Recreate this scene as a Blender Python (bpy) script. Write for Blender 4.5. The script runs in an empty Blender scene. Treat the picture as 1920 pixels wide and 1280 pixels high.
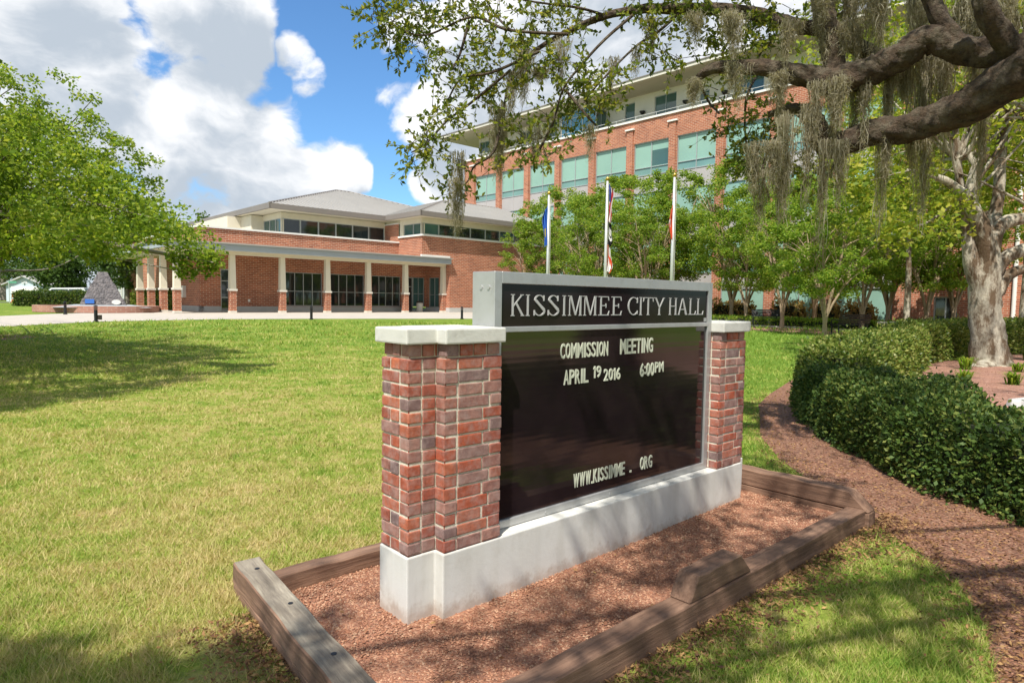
import bpy, bmesh, math, random
import numpy as np
from mathutils import Matrix, Vector
R_ = math.radians
C = bpy.context.scene.collection
sc = bpy.context.scene

# ------------------------------------------------------------------ camera, sky, sun, exposure
EYE = 1.5
FPX, PITCH, ROLL = 1207.7, R_(-3.638), R_(0.8305)
cp, sp, cr, sr = math.cos(PITCH), math.sin(PITCH), math.cos(ROLL), math.sin(ROLL)
RW = np.array([[cr, -sr, 0], [sr, cr, 0], [0, 0, 1]]) @ np.array([[1, 0, 0], [0, sp, -cp], [0, cp, sp]])
cam = bpy.data.cameras.new('camera'); camo = bpy.data.objects.new('camera', cam); C.objects.link(camo)
cam.sensor_width = 36; cam.lens = 36 * FPX / 1920; cam.clip_end = 3000; cam.clip_start = 0.05
m = Matrix.Identity(4)
for i in range(3):
    m[i][0] = RW[0][i]; m[i][1] = -RW[1][i]; m[i][2] = -RW[2][i]
m[2][3] = EYE
camo.matrix_world = m
sc.camera = camo

def ray(x, y): return RW.T @ np.array([(x - 960) / FPX, (y - 640) / FPX, 1.0])
def spot(x, y, Y):                                   # the point at distance Y seen in that direction
    d = ray(x, y); t = Y / d[1]
    return np.array([d[0] * t, Y, EYE + d[2] * t])
def g(y): return 0.0093 * min(max(y - 5, 0), 40) - 0.012
def gnp(y): return 0.0093 * np.clip(y - 5, 0, 40) - 0.012

SUN_EL, SUN_AZ = R_(57.5), math.atan2(-0.33, -0.944)
SD = np.array([math.sin(SUN_AZ) * math.cos(SUN_EL), math.cos(SUN_AZ) * math.cos(SUN_EL), math.sin(SUN_EL)])
sun = bpy.data.lights.new('sun', 'SUN'); sun.energy = 4.6; sun.angle = R_(0.53); sun.color = (1, 0.955, 0.88)
suno = bpy.data.objects.new('sun', sun); C.objects.link(suno)
suno.rotation_euler = Vector(SD).to_track_quat('Z', 'Y').to_euler(); suno.location = (0, 0, 40)

sc.view_settings.view_transform = 'Standard'; sc.view_settings.look = 'None'
sc.view_settings.exposure = 0.6; sc.view_settings.gamma = 1
sc.render.engine = 'CYCLES'
sc.cycles.use_denoising = True
sc.cycles.max_bounces = 8; sc.cycles.transparent_max_bounces = 8

W = bpy.data.worlds.new('World'); sc.world = W; W.use_nodes = True
def world():
    nt = W.node_tree; N = nt.nodes; L = nt.links; N.clear()
    def nd(t, **k):
        n = N.new(t)
        for a, v in k.items(): setattr(n, a, v)
        return n
    def mth(op, a, b=None, c=None, clamp=False):
        n = nd('ShaderNodeMath', operation=op); n.use_clamp = clamp
        for i, v in enumerate((a, b, c)):
            if v is None: continue
            if isinstance(v, (int, float)): n.inputs[i].default_value = v
            else: L.new(v, n.inputs[i])
        return n.outputs[0]
    def vm(op, a, b):
        n = nd('ShaderNodeVectorMath', operation=op)
        for i, v in enumerate((a, b)):
            if isinstance(v, (tuple, list)): n.inputs[i].default_value = v
            else: L.new(v, n.inputs[i])
        return n
    def sm(v, a, b, lo=0., hi=1.):
        n = nd('ShaderNodeMapRange', interpolation_type='SMOOTHSTEP'); L.new(v, n.inputs[0])
        for i, q in enumerate((a, b, lo, hi)): n.inputs[i + 1].default_value = q
        return n.outputs[0]
    sky = nd('ShaderNodeTexSky', sky_type='NISHITA'); sky.sun_disc = False
    sky.sun_elevation = SUN_EL; sky.sun_rotation = SUN_AZ; sky.air_density = 1.0; sky.dust_density = 0.4; sky.ozone_density = 2.0
    co = nd('ShaderNodeTexCoord').outputs['Generated']
    # banks of cumulus: (direction in degrees of the photograph's own view, angular radius, weight)
    banks = [(90, 150, 150, 1.0), (40, 60, 120, .9), (190, 230, 130, .9), (360, 40, 115, .95), (395, 150, 85, .95), (300, 120, 90, .8), (330, 260, 120, .9), (430, 260, 120, .95), (500, 330, 80, .95), (590, 325, 72, .95), (655, 332, 34, .7),
             (574, 150, 34, .66), (552, 112, 30, .64), (470, 390, 110, .75), (330, 390, 130, .75), (150, 350, 200, .7), (870, 250, 110, .95), (960, 130, 170, 1.0), (1120, 60, 200, 1.0), (1250, 60, 200, .9), (835, 345, 60, .85), (1500, 60, 250, .9),
             (735, 172, 36, .50), (775, 70, 60, .5), (1800, 200, 300, .7), (-200, 200, 220, .8), (640, 372, 30, .35)]
    behind = [((-.6, -.5, .55), 620, .95), ((.7, -.6, .5), 640, .95), ((.2, -.9, .35), 520, .9), ((.3, -.1, .95), 520, .9), ((-.95, .1, .4), 420, .9), ((.95, .2, .4), 420, .9)]  # unseen cloud banks added overhead and behind to whiten the ambient light
    banks = [(ray(a, b), r, w) for a, b, r, w in banks] + [(np.array(d), r, w) for d, r, w in behind]
    nv = nd('ShaderNodeTexNoise'); nv.inputs['Scale'].default_value = 4.5; nv.inputs['Detail'].default_value = 5; L.new(co, nv.inputs['Vector'])
    wob = vm('MULTIPLY', vm('SUBTRACT', nv.outputs['Color'], (.5, .5, .5)).outputs[0], (.13, .13, .13)).outputs[0]
    def cov(vec):
        vec = vm('ADD', vec, wob).outputs[0]; vec = vm('NORMALIZE', vec, (0, 0, 0)).outputs[0]
        acc = None
        for (d, r, w) in banks:
            d = d / np.linalg.norm(d)
            ca = math.cos(r / 1208.0 * 1.25)
            dt = vm('DOT_PRODUCT', vec, tuple(d)).outputs['Value']
            mr = sm(dt, 1 - (1 - ca) * 1.25, 1.0 - (1 - ca) * .1, 0, w)
            acc = mr if acc is None else mth('MAXIMUM', acc, mr)
        nz = nd('ShaderNodeTexNoise'); nz.inputs['Scale'].default_value = 7.5; nz.inputs['Detail'].default_value = 9; nz.inputs['Roughness'].default_value = .56
        mp = nd('ShaderNodeMapping'); mp.inputs['Scale'].default_value = (1, 1, 1.6); L.new(vec, mp.inputs[0]); L.new(mp.outputs[0], nz.inputs['Vector'])
        f = mth('MULTIPLY', mth('SUBTRACT', nz.outputs['Fac'], .5), 2.2)
        return mth('ADD', acc, f)
    c0 = cov(co)
    up = vm('ADD', co, (-0.02, -0.01, 0.055)).outputs[0]
    c1 = cov(up)
    mask = sm(c0, .38, .70)
    shade = sm(mth('SUBTRACT', c1, mth('MULTIPLY', c0, .30)), .16, .88)
    cm = nd('ShaderNodeMix', data_type='RGBA'); L.new(shade, cm.inputs[0])
    cm.inputs[6].default_value = (7.5, 7.55, 7.65, 1); cm.inputs[7].default_value = (3.7, 4.2, 4.8, 1)
    hs = nd('ShaderNodeMix', data_type='RGBA', blend_type='MULTIPLY'); hs.inputs[0].default_value = 1
    L.new(sky.outputs[0], hs.inputs[6]); hs.inputs[7].default_value = (.70, 1.03, 1.28, 1)
    mx = nd('ShaderNodeMix', data_type='RGBA'); L.new(mask, mx.inputs[0]); L.new(hs.outputs[2], mx.inputs[6]); L.new(cm.outputs[2], mx.inputs[7])
    bg = nd('ShaderNodeBackground'); bg.inputs['Strength'].default_value = 0.098
    L.new(mx.outputs[2], bg.inputs['Color']); out = nd('ShaderNodeOutputWorld'); L.new(bg.outputs[0], out.inputs[0])
world()

# ------------------------------------------------------------------ helpers
def tag(o, label=None, cat=None, group=None, kind=None):
    if label: o['label'] = label
    if cat: o['category'] = cat
    if group: o['group'] = group
    if kind: o['kind'] = kind
    return o
def thing(name, label, cat, loc=(0, 0, 0), rotz=0., group=None):
    o = bpy.data.objects.new(name, None); C.objects.link(o); o.location = loc; o.rotation_euler = (0, 0, rotz); o.empty_display_size = .2
    return tag(o, label, cat, group)
def link(name, me, parent=None):
    o = bpy.data.objects.new(name, me); C.objects.link(o)
    if parent: o.parent = parent
    return o
def copy_tree(o, parent=None):
    c = o.copy(); C.objects.link(c)
    if parent: c.parent = parent
    for ch in [k for k in bpy.data.objects if k.parent == o]: copy_tree(ch, c)
    return c

def fast_mesh(name, V, F, mats, smooth=False):       # V (n,3), F (m,k) arrays
    me = bpy.data.meshes.new(name); V = np.asarray(V, np.float32); F = np.asarray(F, np.int32); k = F.shape[1]
    me.vertices.add(len(V)); me.vertices.foreach_set('co', V.ravel())
    me.loops.add(F.size); me.loops.foreach_set('vertex_index', F.ravel())
    me.polygons.add(len(F)); me.polygons.foreach_set('loop_start', np.arange(0, F.size, k, dtype=np.int32))
    me.polygons.foreach_set('loop_total', np.full(len(F), k, np.int32))
    if smooth: me.polygons.foreach_set('use_smooth', np.ones(len(F), bool))
    for mm in mats: me.materials.append(mm)
    me.update(calc_edges=True); return me

class MB:
    def __init__(s): s.v = []; s.f = []; s.m = []
    def add(s, V, F, m=0):
        b = len(s.v); s.v += [tuple(p) for p in V]
        for f in F: s.f.append([b + i for i in f]); s.m.append(m)
    def box(s, x0, x1, y0, y1, z0, z1, m=0):
        V = [(x, y, z) for z in (z0, z1) for y in (y0, y1) for x in (x0, x1)]
        s.add(V, [(0, 2, 3, 1), (4, 5, 7, 6), (0, 1, 5, 4), (2, 6, 7, 3), (0, 4, 6, 2), (1, 3, 7, 5)], m); return s
    def quad(s, a, b, c, d, m=0): s.add([a, b, c, d], [(0, 1, 2, 3)], m); return s
    def prism(s, P, z0, z1, m=0, top=None):            # P counter-clockwise outline in xy
        n = len(P); T = top or P
        s.add([(x, y, z0) for x, y in P] + [(x, y, z1) for x, y in T],
              [tuple(range(n))[::-1], tuple(range(n, 2 * n))] + [(i, (i + 1) % n, n + (i + 1) % n, n + i) for i in range(n)], m); return s
    def prism_x(s, P, x0, x1, m=0):                    # outline in yz swept along x
        n = len(P)
        s.add([(x0, y, z) for y, z in P] + [(x1, y, z) for y, z in P],
              [tuple(range(n))[::-1], tuple(range(n, 2 * n))] + [(i, (i + 1) % n, n + (i + 1) % n, n + i) for i in range(n)], m); return s
    def prism_y(s, P, y0, y1, m=0):                    # outline in xz swept along y
        n = len(P)
        s.add([(x, y0, z) for x, z in P] + [(x, y1, z) for x, z in P],
              [tuple(range(n)), tuple(range(n, 2 * n))[::-1]] + [(i, n + i, n + (i + 1) % n, (i + 1) % n) for i in range(n)], m); return s
    def tube(s, pts, rad, seg=8, m=0, cap=True):
        V, F, caps = tube_arrays(pts, rad, seg)
        s.add(V, [tuple(f) for f in F] + ([tuple(c) for c in caps] if cap else []), m); return s
    def cyl(s, x, y, z0, z1, r0, r1=None, seg=14, m=0): return s.tube([(x, y, z0), (x, y, z1)], [r0, r0 if r1 is None else r1], seg, m)
    def lathe(s, x, y, prof, seg=16, m=0): return s.tube([(x, y, z) for r, z in prof], [max(r, .0005) for r, z in prof], seg, m)
    def build(s, name, mats, parent=None, bevel=0., smooth=False, seg=1):
        me = bpy.data.meshes.new(name)
        if not isinstance(mats, (list, tuple)): mats = [mats]
        me.from_pydata(s.v, [], s.f); me.polygons.foreach_set('material_index', s.m)
        for q in mats: me.materials.append(q)
        bm = bmesh.new(); bm.from_mesh(me); bmesh.ops.recalc_face_normals(bm, faces=bm.faces)
        if bevel:
            ed = [e for e in bm.edges if len(e.link_faces) == 2 and e.calc_face_angle(0) > .5]
            bmesh.ops.bevel(bm, geom=ed, offset=bevel, segments=seg, profile=.6, affect='EDGES', clamp_overlap=True)
        if smooth:
            for f in bm.faces: f.smooth = True
        uv = bm.loops.layers.uv.new('uv')
        for f in bm.faces:
            n = f.normal
            for l in f.loops:
                p = l.vert.co
                if abs(n.z) > .75: l[uv].uv = (p.x, p.y)
                elif abs(n.x) > abs(n.y): l[uv].uv = (p.y, p.z)
                else: l[uv].uv = (p.x, p.z)
        bm.to_mesh(me); bm.free(); me.update()
        return link(name, me, parent)

def smooth_path(pts, rad, k=5):
    P = np.array(pts, float); r = np.array(rad, float); out = []; ro = []
    E = np.vstack([2 * P[0] - P[1], P, 2 * P[-1] - P[-2]])
    for i in range(len(P) - 1):
        a, b, c, d = E[i:i + 4]
        for j in range(k):
            t = j / k
            out.append(.5 * (2 * b + (c - a) * t + (2 * a - 5 * b + 4 * c - d) * t * t + (3 * b - a - 3 * c + d) * t ** 3)); ro.append(r[i] + (r[i + 1] - r[i]) * t)
    out.append(P[-1]); ro.append(r[-1]); return np.array(out), np.array(ro)

def tube_arrays(pts, rad, seg, lump=0., rng=None):
    P = np.array(pts, float); r = np.array(rad, float); n = len(P)
    T = np.gradient(P, axis=0); T /= np.linalg.norm(T, axis=1)[:, None] + 1e-9
    ref = np.array([0, 0, 1.]) if abs(T[0][2]) < .9 else np.array([1., 0, 0])
    u = np.cross(T[0], ref); u /= np.linalg.norm(u); V = []
    an = np.arange(seg) * 2 * math.pi / seg
    for i in range(n):
        u = u - T[i] * (u @ T[i]); u /= np.linalg.norm(u) + 1e-9; w = np.cross(T[i], u)
        rr = np.full(seg, r[i])
        if lump: rr = rr * (1 + lump * (np.sin(an * 3 + i * .55) * .5 + np.sin(an * 5 - i * .9) * .4 + rng.normal(0, .42, seg)))
        V.append(P[i] + rr[:, None] * (np.cos(an)[:, None] * u + np.sin(an)[:, None] * w))
    V = np.vstack(V); F = []
    for i in range(n - 1):
        for j in range(seg):
            a = i * seg + j; b = i * seg + (j + 1) % seg
            F.append((a, b, b + seg, a + seg))
    return V, np.array(F), [list(range(seg))[::-1], list(range((n - 1) * seg, n * seg))]

def branches(name, paths, mat_, parent, seg=7, k=4, lump=0., seed=0):   # all woody limbs of one tree
    rng = np.random.RandomState(seed); V = []; F = []; b = 0
    for pts, rad in paths:
        p, r = smooth_path(pts, rad, k)
        v, f, caps = tube_arrays(p, r, max(3, seg if r.max() > .03 else 4), lump if r.max() > .04 else 0, rng)
        V.append(v); F.append(f + b); b += len(v)
    return link(name, fast_mesh(name, np.vstack(V), np.vstack(F), [mat_], True), parent)

def leaf_verts(O, A, L, Wd, rng):                        # O origins, A axes, L lengths -> 4 verts a leaf
    n = len(O); A = A / (np.linalg.norm(A, axis=1)[:, None] + 1e-9)
    S = np.cross(A, rng.normal(0, 1, (n, 3))); S /= np.linalg.norm(S, axis=1)[:, None] + 1e-9
    N = np.cross(A, S); L = L[:, None]; w = L * Wd
    V = np.stack([O, O + A * L * .5 + S * w + N * L * .06, O + A * L, O + A * L * .5 - S * w + N * L * .06], 1).reshape(-1, 3)
    return V, np.arange(n * 4).reshape(-1, 4)
def unit(n, rng):
    v = rng.normal(0, 1, (n, 3)); return v / np.linalg.norm(v, axis=1)[:, None]
def crown_blobs(name, blobs, size, mat_, parent, rng, wd=.3, flat=.8):   # blobs: (centre, radius, leaves)
    O = []; 
    for c, r, n in blobs:
        d = unit(n, rng) * (rng.rand(n) ** .45 * r)[:, None]; d[:, 2] *= flat
        O.append(np.array(c) + d)
    O = np.vstack(O); n = len(O)
    A = unit(n, rng); A[:, 2] = A[:, 2] * .6 - .15
    V, F = leaf_verts(O, A, size * (.6 + .8 * rng.rand(n)), wd, rng)
    return link(name, fast_mesh(name, V, F, [mat_]), parent)
def sprigs(centres, rng, length=.22, leaves=11, L=.055, wd=.2):          # twigs set with leaves; centres (pos, radius, count)
    O = []; A = []; paths = []
    for c, r, n in centres:
        c = np.array(c)
        for _ in range(n):
            d = unit(1, rng)[0]; d[2] *= .8; o = c + d * r * rng.rand() ** .6
            ax = d * .7 + unit(1, rng)[0] * .7; ax[2] -= .15; ax /= np.linalg.norm(ax)
            l = length * (.6 + .8 * rng.rand())
            paths.append(([o - ax * l * .2, o + ax * l * .4 + (0, 0, .01), o + ax * l], [.0035, .0025, .0012]))
            t = rng.rand(leaves) * .95 + .1
            O.append(o + ax * (t * l)[:, None]); A.append(ax * .55 + unit(leaves, rng) * .8)
    O = np.vstack(O); A = np.vstack(A); n = len(O)
    V, F = leaf_verts(O, A, L * (.65 + .6 * rng.rand(n)), wd, rng)
    return V, F, paths

# ------------------------------------------------------------------ materials
def nodes_of(name):
    mm = bpy.data.materials.new(name); mm.use_nodes = True; nt = mm.node_tree
    return mm, nt.nodes, nt.links, nt.nodes['Principled BSDF']
def ramp(N, stops):
    r = N.new('ShaderNodeValToRGB'); e = r.color_ramp.elements
    while len(e) < len(stops): e.new(.5)
    for i, (p, c) in enumerate(stops): e[i].position = p; e[i].color = (*c, 1)
    return r
def noise(N, L, scale, detail=4, rough=.55, coord='Object', stretch=None):
    t = N.new('ShaderNodeTexCoord'); n = N.new('ShaderNodeTexNoise'); n.inputs['Scale'].default_value = scale; n.inputs['Detail'].default_value = detail; n.inputs['Roughness'].default_value = rough
    if stretch:
        mp = N.new('ShaderNodeMapping'); mp.inputs['Scale'].default_value = stretch; L.new(t.outputs[coord], mp.inputs[0]); L.new(mp.outputs[0], n.inputs['Vector'])
    else: L.new(t.outputs[coord], n.inputs['Vector'])
    return n
def mix(N, L, f, a, b, mode='MIX'):
    n = N.new('ShaderNodeMix'); n.data_type = 'RGBA'; n.blend_type = mode
    for s, v in ((0, f), (6, a), (7, b)):
        if hasattr(v, 'is_linked'): L.new(v, n.inputs[s])
        elif s == 0: n.inputs[0].default_value = v
        else: n.inputs[s].default_value = (*v, 1)
    return n.outputs[2]
def bump(N, L, P, h, strength, dist=.01):
    b = N.new('ShaderNodeBump'); b.inputs['Strength'].default_value = strength; b.inputs['Distance'].default_value = dist
    L.new(h, b.inputs['Height']); L.new(b.outputs[0], P.inputs['Normal'])
def mat(name, base, rough=.6, var=.12, vs=3., bs=0., bsc=60., metal=0., spec=.4, dirt=None, coord='Object', stretch=None, bd=.01):
    mm, N, L, P = nodes_of(name)
    P.inputs['Roughness'].default_value = rough; P.inputs['Metallic'].default_value = metal; P.inputs['Specular IOR Level'].default_value = spec
    n = noise(N, L, vs, 6, .62, coord, stretch); b = np.array(base)
    r = ramp(N, [(.25, tuple(b * (1 - var))), (.75, tuple(np.minimum(b * (1 + var), .95)))]); L.new(n.outputs['Fac'], r.inputs[0]); col = r.outputs[0]
    if dirt:
        n2 = noise(N, L, dirt[1], 7, .7, coord, stretch); r2 = ramp(N, [(dirt[3] if len(dirt) > 3 else .5, (0, 0, 0)), (dirt[4] if len(dirt) > 3 else .72, (1, 1, 1))]); L.new(n2.outputs['Fac'], r2.inputs[0])
        ml = N.new('ShaderNodeMath'); ml.operation = 'MULTIPLY'; L.new(r2.outputs[0], ml.inputs[0]); ml.inputs[1].default_value = dirt[2]
        col = mix(N, L, ml.outputs[0], col, dirt[0])
    L.new(col, P.inputs['Base Color'])
    if bs: bump(N, L, P, noise(N, L, bsc, 7, .66, coord, stretch).outputs['Fac'], bs, bd)
    return mm
def leaf_mat(name, cols, trans=.4, rough=.5, tcol=1.35):
    mm, N, L, P = nodes_of(name); geo = N.new('ShaderNodeNewGeometry')
    r = ramp(N, [(i / (len(cols) - 1), c) for i, c in enumerate(cols)]); 
    n = noise(N, L, 1.1, 3, .5); ad = N.new('ShaderNodeMath'); ad.operation = 'MULTIPLY_ADD'; L.new(n.outputs['Fac'], ad.inputs[0]); ad.inputs[1].default_value = .7; ad.inputs[2].default_value = -.35
    a2 = N.new('ShaderNodeMath'); a2.operation = 'ADD'; a2.use_clamp = True; L.new(geo.outputs['Random Per Island'], a2.inputs[0]); L.new(ad.outputs[0], a2.inputs[1])
    L.new(a2.outputs[0], r.inputs[0]); L.new(r.outputs[0], P.inputs['Base Color']); P.inputs['Roughness'].default_value = rough; P.inputs['Specular IOR Level'].default_value = .2
    t = N.new('ShaderNodeBsdfTranslucent'); L.new(mix(N, L, 1., r.outputs[0], (tcol * 1.05, tcol, tcol * .55), 'MULTIPLY'), t.inputs[0])
    ms = N.new('ShaderNodeMixShader'); ms.inputs[0].default_value = trans
    out = [q for q in N if q.type == 'OUTPUT_MATERIAL'][0]
    L.new(P.outputs[0], ms.inputs[1]); L.new(t.outputs[0], ms.inputs[2]); L.new(ms.outputs[0], out.inputs[0]); return mm
def wall_brick(name, c1, c2, mortar, sx=1., rough=.85):
    mm, N, L, P = nodes_of(name); P.inputs['Roughness'].default_value = rough; P.inputs['Specular IOR Level'].default_value = .2
    uv = N.new('ShaderNodeUVMap'); b = N.new('ShaderNodeTexBrick'); L.new(uv.outputs[0], b.inputs['Vector'])
    b.inputs['Scale'].default_value = sx; b.inputs['Brick Width'].default_value = .40; b.inputs['Row Height'].default_value = .135; b.inputs['Mortar Size'].default_value = .016; b.inputs['Mortar Smooth'].default_value = .3; b.inputs['Bias'].default_value = -.1
    b.inputs['Color1'].default_value = (*c1, 1); b.inputs['Color2'].default_value = (*c2, 1); b.inputs['Mortar'].default_value = (*mortar, 1)
    n = noise(N, L, .7, 6, .6); r = ramp(N, [(.3, (.82, .8, .8)), (.7, (1.12, 1.12, 1.1))]); L.new(n.outputs['Fac'], r.inputs[0])
    L.new(mix(N, L, 1., b.outputs['Color'], r.outputs[0], 'MULTIPLY'), P.inputs['Base Color'])
    bump(N, L, P, b.outputs['Fac'], -.3, .01); return mm
def glass(name, col, rough=.05, spec=.6, var=.15, vs=.5):
    mm, N, L, P = nodes_of(name); P.inputs['Roughness'].default_value = rough; P.inputs['Specular IOR Level'].default_value = spec
    n = noise(N, L, vs, 3); b = np.array(col); r = ramp(N, [(.3, tuple(b * (1 - var))), (.7, tuple(b * (1 + var)))]); L.new(n.outputs['Fac'], r.inputs[0]); L.new(r.outputs[0], P.inputs['Base Color'])
    bump(N, L, P, noise(N, L, .8, 2).outputs['Fac'], .02, .1); return mm

M = {}
M['brick_far'] = wall_brick('red brick wall', (.43, .148, .078), (.26, .08, .046), (.52, .38, .28))
M['cream'] = mat('cream stucco', (.66, .60, .47), .8, .06, 1.5)
M['trim'] = mat('pale stone trim', (.62, .58, .50), .8, .08, 2)
M['white_trim'] = mat('white trim', (.74, .72, .67), .7, .05, 2)
M['plinthgrey'] = mat('grey concrete base', (.45, .44, .42), .85, .1, 2)
M['roofmetal'] = mat('standing seam metal', (.40, .385, .36), .5, .06, .5, metal=.25)
M['fascia'] = mat('grey brown fascia', (.20, .175, .155), .5, .06, 1)
M['gutter'] = mat('grey blue gutter', (.33, .36, .38), .5, .06, 1)
M['winframe'] = mat('aluminium frame', (.42, .44, .43), .4, .05, 3, metal=.4)
M['darkglass'] = glass('dark reflecting glass', (.018, .024, .024), .04, .9)
M['tealdark'] = glass('green tinted glass', (.05, .11, .10), .05, .8)
M['teal'] = glass('teal glass with blinds', (.25, .41, .335), .08, .6, .07, .25)
M['teallow'] = glass('teal glass strip', (.16, .29, .26), .08, .7, .12, .4)
M['blueglass'] = glass('blue sky glass', (.05, .22, .36), .03, 1.0, .3, .4)
M['spandrel'] = mat('grey spandrel panel', (.40, .375, .36), .6, .06, .6)
M['penthouse'] = mat('pale penthouse wall', (.62, .58, .52), .8, .05, 1)
M['lamp_dark'] = mat('dark metal', (.03, .03, .032), .45, .1, 8, metal=.5)
M['bronze'] = mat('bronze metal', (.055, .042, .035), .5, .15, 8, metal=.5)

def brick_close():
    mm, N, L, P = nodes_of('weathered handmade brick'); geo = N.new('ShaderNodeNewGeometry')
    r = ramp(N, [(0, (.40, .095, .045)), (.3, (.29, .085, .055)), (.5, (.46, .14, .07)), (.70, (.26, .125, .10)), (.88, (.38, .20, .155)), (1, (.17, .115, .11))]); r.color_ramp.interpolation = 'LINEAR'
    L.new(geo.outputs['Random Per Island'], r.inputs[0])
    n = noise(N, L, 26, 8, .7); rr = ramp(N, [(.3, (.6, .56, .56)), (.72, (1.25, 1.25, 1.25))]); L.new(n.outputs['Fac'], rr.inputs[0])
    c = mix(N, L, 1., r.outputs[0], rr.outputs[0], 'MULTIPLY')
    n2 = noise(N, L, 16, 9, .74); r2 = ramp(N, [(.44, (0, 0, 0)), (.70, (1, 1, 1))]); L.new(n2.outputs['Fac'], r2.inputs[0])
    ml = N.new('ShaderNodeMath'); ml.operation = 'MULTIPLY'; L.new(r2.outputs[0], ml.inputs[0]); ml.inputs[1].default_value = .6
    c = mix(N, L, ml.outputs[0], c, (.40, .30, .27))
    L.new(c, P.inputs['Base Color']); P.inputs['Roughness'].default_value = .85; P.inputs['Specular IOR Level'].default_value = .25
    bump(N, L, P, noise(N, L, 90, 7, .7).outputs['Fac'], .55, .006); return mm
M['brick'] = brick_close()
M['mortar'] = mat('mortar', (.62, .56, .45), .95, .25, 25, .6, 120, dirt=((.25, .21, .16), 5, .5))
M['plinth'] = mat('painted concrete plinth', (.60, .59, .55), .6, .05, 5, .12, 40, dirt=((.36, .33, .27), 7, .35))
def splash(mm):
    N, L = mm.node_tree.nodes, mm.node_tree.links; P = N['Principled BSDF']; src = P.inputs['Base Color'].links[0].from_socket
    t = N.new('ShaderNodeTexCoord'); z = N.new('ShaderNodeSeparateXYZ'); L.new(t.outputs['Object'], z.inputs[0]); n = noise(N, L, 14, 7, .7)
    a = N.new('ShaderNodeMath'); a.operation = 'MULTIPLY_ADD'; L.new(n.outputs['Fac'], a.inputs[0]); a.inputs[1].default_value = -.22; L.new(z.outputs[2], a.inputs[2])
    r = N.new('ShaderNodeMapRange'); L.new(a.outputs[0], r.inputs[0]); r.inputs[1].default_value = -.085; r.inputs[2].default_value = -.02; r.inputs[3].default_value = .5; r.inputs[4].default_value = 0
    c = mix(N, L, r.outputs[0], src, (.30, .20, .14)); s2 = noise(N, L, 1, 6, .6, stretch=(9, 9, .7)); rr = ramp(N, [(.45, (1, 1, 1)), (.8, (.86, .85, .82))]); L.new(s2.outputs['Fac'], rr.inputs[0])
    L.new(mix(N, L, 1., c, rr.outputs[0], 'MULTIPLY'), P.inputs['Base Color'])
splash(M['plinth'])
M['cap'] = mat('cast stone cap', (.56, .55, .50), .75, .08, 9, .18, 70, dirt=((.30, .28, .24), 11, .5))
M['alu'] = mat('brushed aluminium', (.46, .46, .45), .38, .05, 6, .03, 200, metal=.55, dirt=((.30, .29, .27), 9, .4))
M['letter'] = mat('off white letters', (.40, .40, .385), .5, .04, 20)
M['msgletter'] = mat('cream changeable letters', (.52, .54, .42), .5, .05, 30)
def panel_mat(name, ridge):
    mm, N, L, P = nodes_of(name); P.inputs['Base Color'].default_value = (.014, .009, .011, 1); P.inputs['Roughness'].default_value = .14; P.inputs['Specular IOR Level'].default_value = .22
    n = noise(N, L, 4, 5); r = ramp(N, [(.3, (.010, .006, .008)), (.8, (.022, .014, .015))]); L.new(n.outputs['Fac'], r.inputs[0]); L.new(r.outputs[0], P.inputs['Base Color'])
    if ridge:
        P.inputs['Specular IOR Level'].default_value = 1.0
        w = N.new('ShaderNodeTexWave'); w.wave_type = 'BANDS'; w.bands_direction = 'Z'; w.inputs['Scale'].default_value = 9.5; t = N.new('ShaderNodeTexCoord'); L.new(t.outputs['Object'], w.inputs['Vector'])
        bump(N, L, P, w.outputs['Fac'], .018, .004)
        r3 = ramp(N, [(0, (.05, .05, .05)), (1, (.12, .12, .12))]); L.new(noise(N, L, 3, 4).outputs['Fac'], r3.inputs[0]); L.new(r3.outputs[0], P.inputs['Roughness'])
    return mm
M['panel'] = panel_mat('black header panel', False); M['msgpanel'] = panel_mat('ribbed black letter board', True)

def timber_mat(name, a, b, grain):
    mm, N, L, P = nodes_of(name); n = noise(N, L, 1, 9, .68, stretch=grain); r = ramp(N, [(.28, tuple(np.array(a) * .5)), (.45, a), (.62, b), (.8, tuple(np.array(b) * 1.25))]); L.new(n.outputs['Fac'], r.inputs[0])
    n2 = noise(N, L, 4, 5); r2 = ramp(N, [(.35, (.75, .72, .7)), (.7, (1.15, 1.15, 1.15))]); L.new(n2.outputs['Fac'], r2.inputs[0])
    L.new(mix(N, L, 1., r.outputs[0], r2.outputs[0], 'MULTIPLY'), P.inputs['Base Color']); P.inputs['Roughness'].default_value = .85
    bump(N, L, P, n.outputs['Fac'], .8, .012); return mm
M['timber_red'] = timber_mat('brown stained timber', (.17, .095, .060), (.26, .155, .10), (2.0, 28, 28))
M['timber_grey'] = timber_mat('weathered grey timber top', (.20, .17, .13), (.33, .29, .22), (2.0, 30, 30))
M['bark_oak'] = mat('dark live oak bark', (.075, .05, .031), .95, .8, 16, 1., 26, dirt=((.15, .125, .085), 9, .7, .46, .62), bd=.06)
M['bark_pale'] = mat('mottled pale bark', (.40, .36, .28), .9, .45, 5, .9, 20, dirt=((.10, .06, .03), 1.9, .95, .44, .56), stretch=(1.6, 1.6, .6), bd=.03)
M['bark_myrtle'] = mat('smooth tan bark', (.34, .25, .16), .8, .25, 6, .3, 20)
M['bark_grey'] = mat('grey bark', (.24, .21, .17), .9, .3, 5, .6, 20)
M['moss'] = leaf_mat('grey spanish moss', [(.22, .195, .13), (.36, .325, .235), (.50, .47, .36)], .5, .9, 1.1)
M['leaf_oak'] = leaf_mat('live oak leaves', [(.065, .10, .014), (.125, .17, .024), (.20, .235, .036), (.32, .30, .055)], .46, .4)
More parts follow.
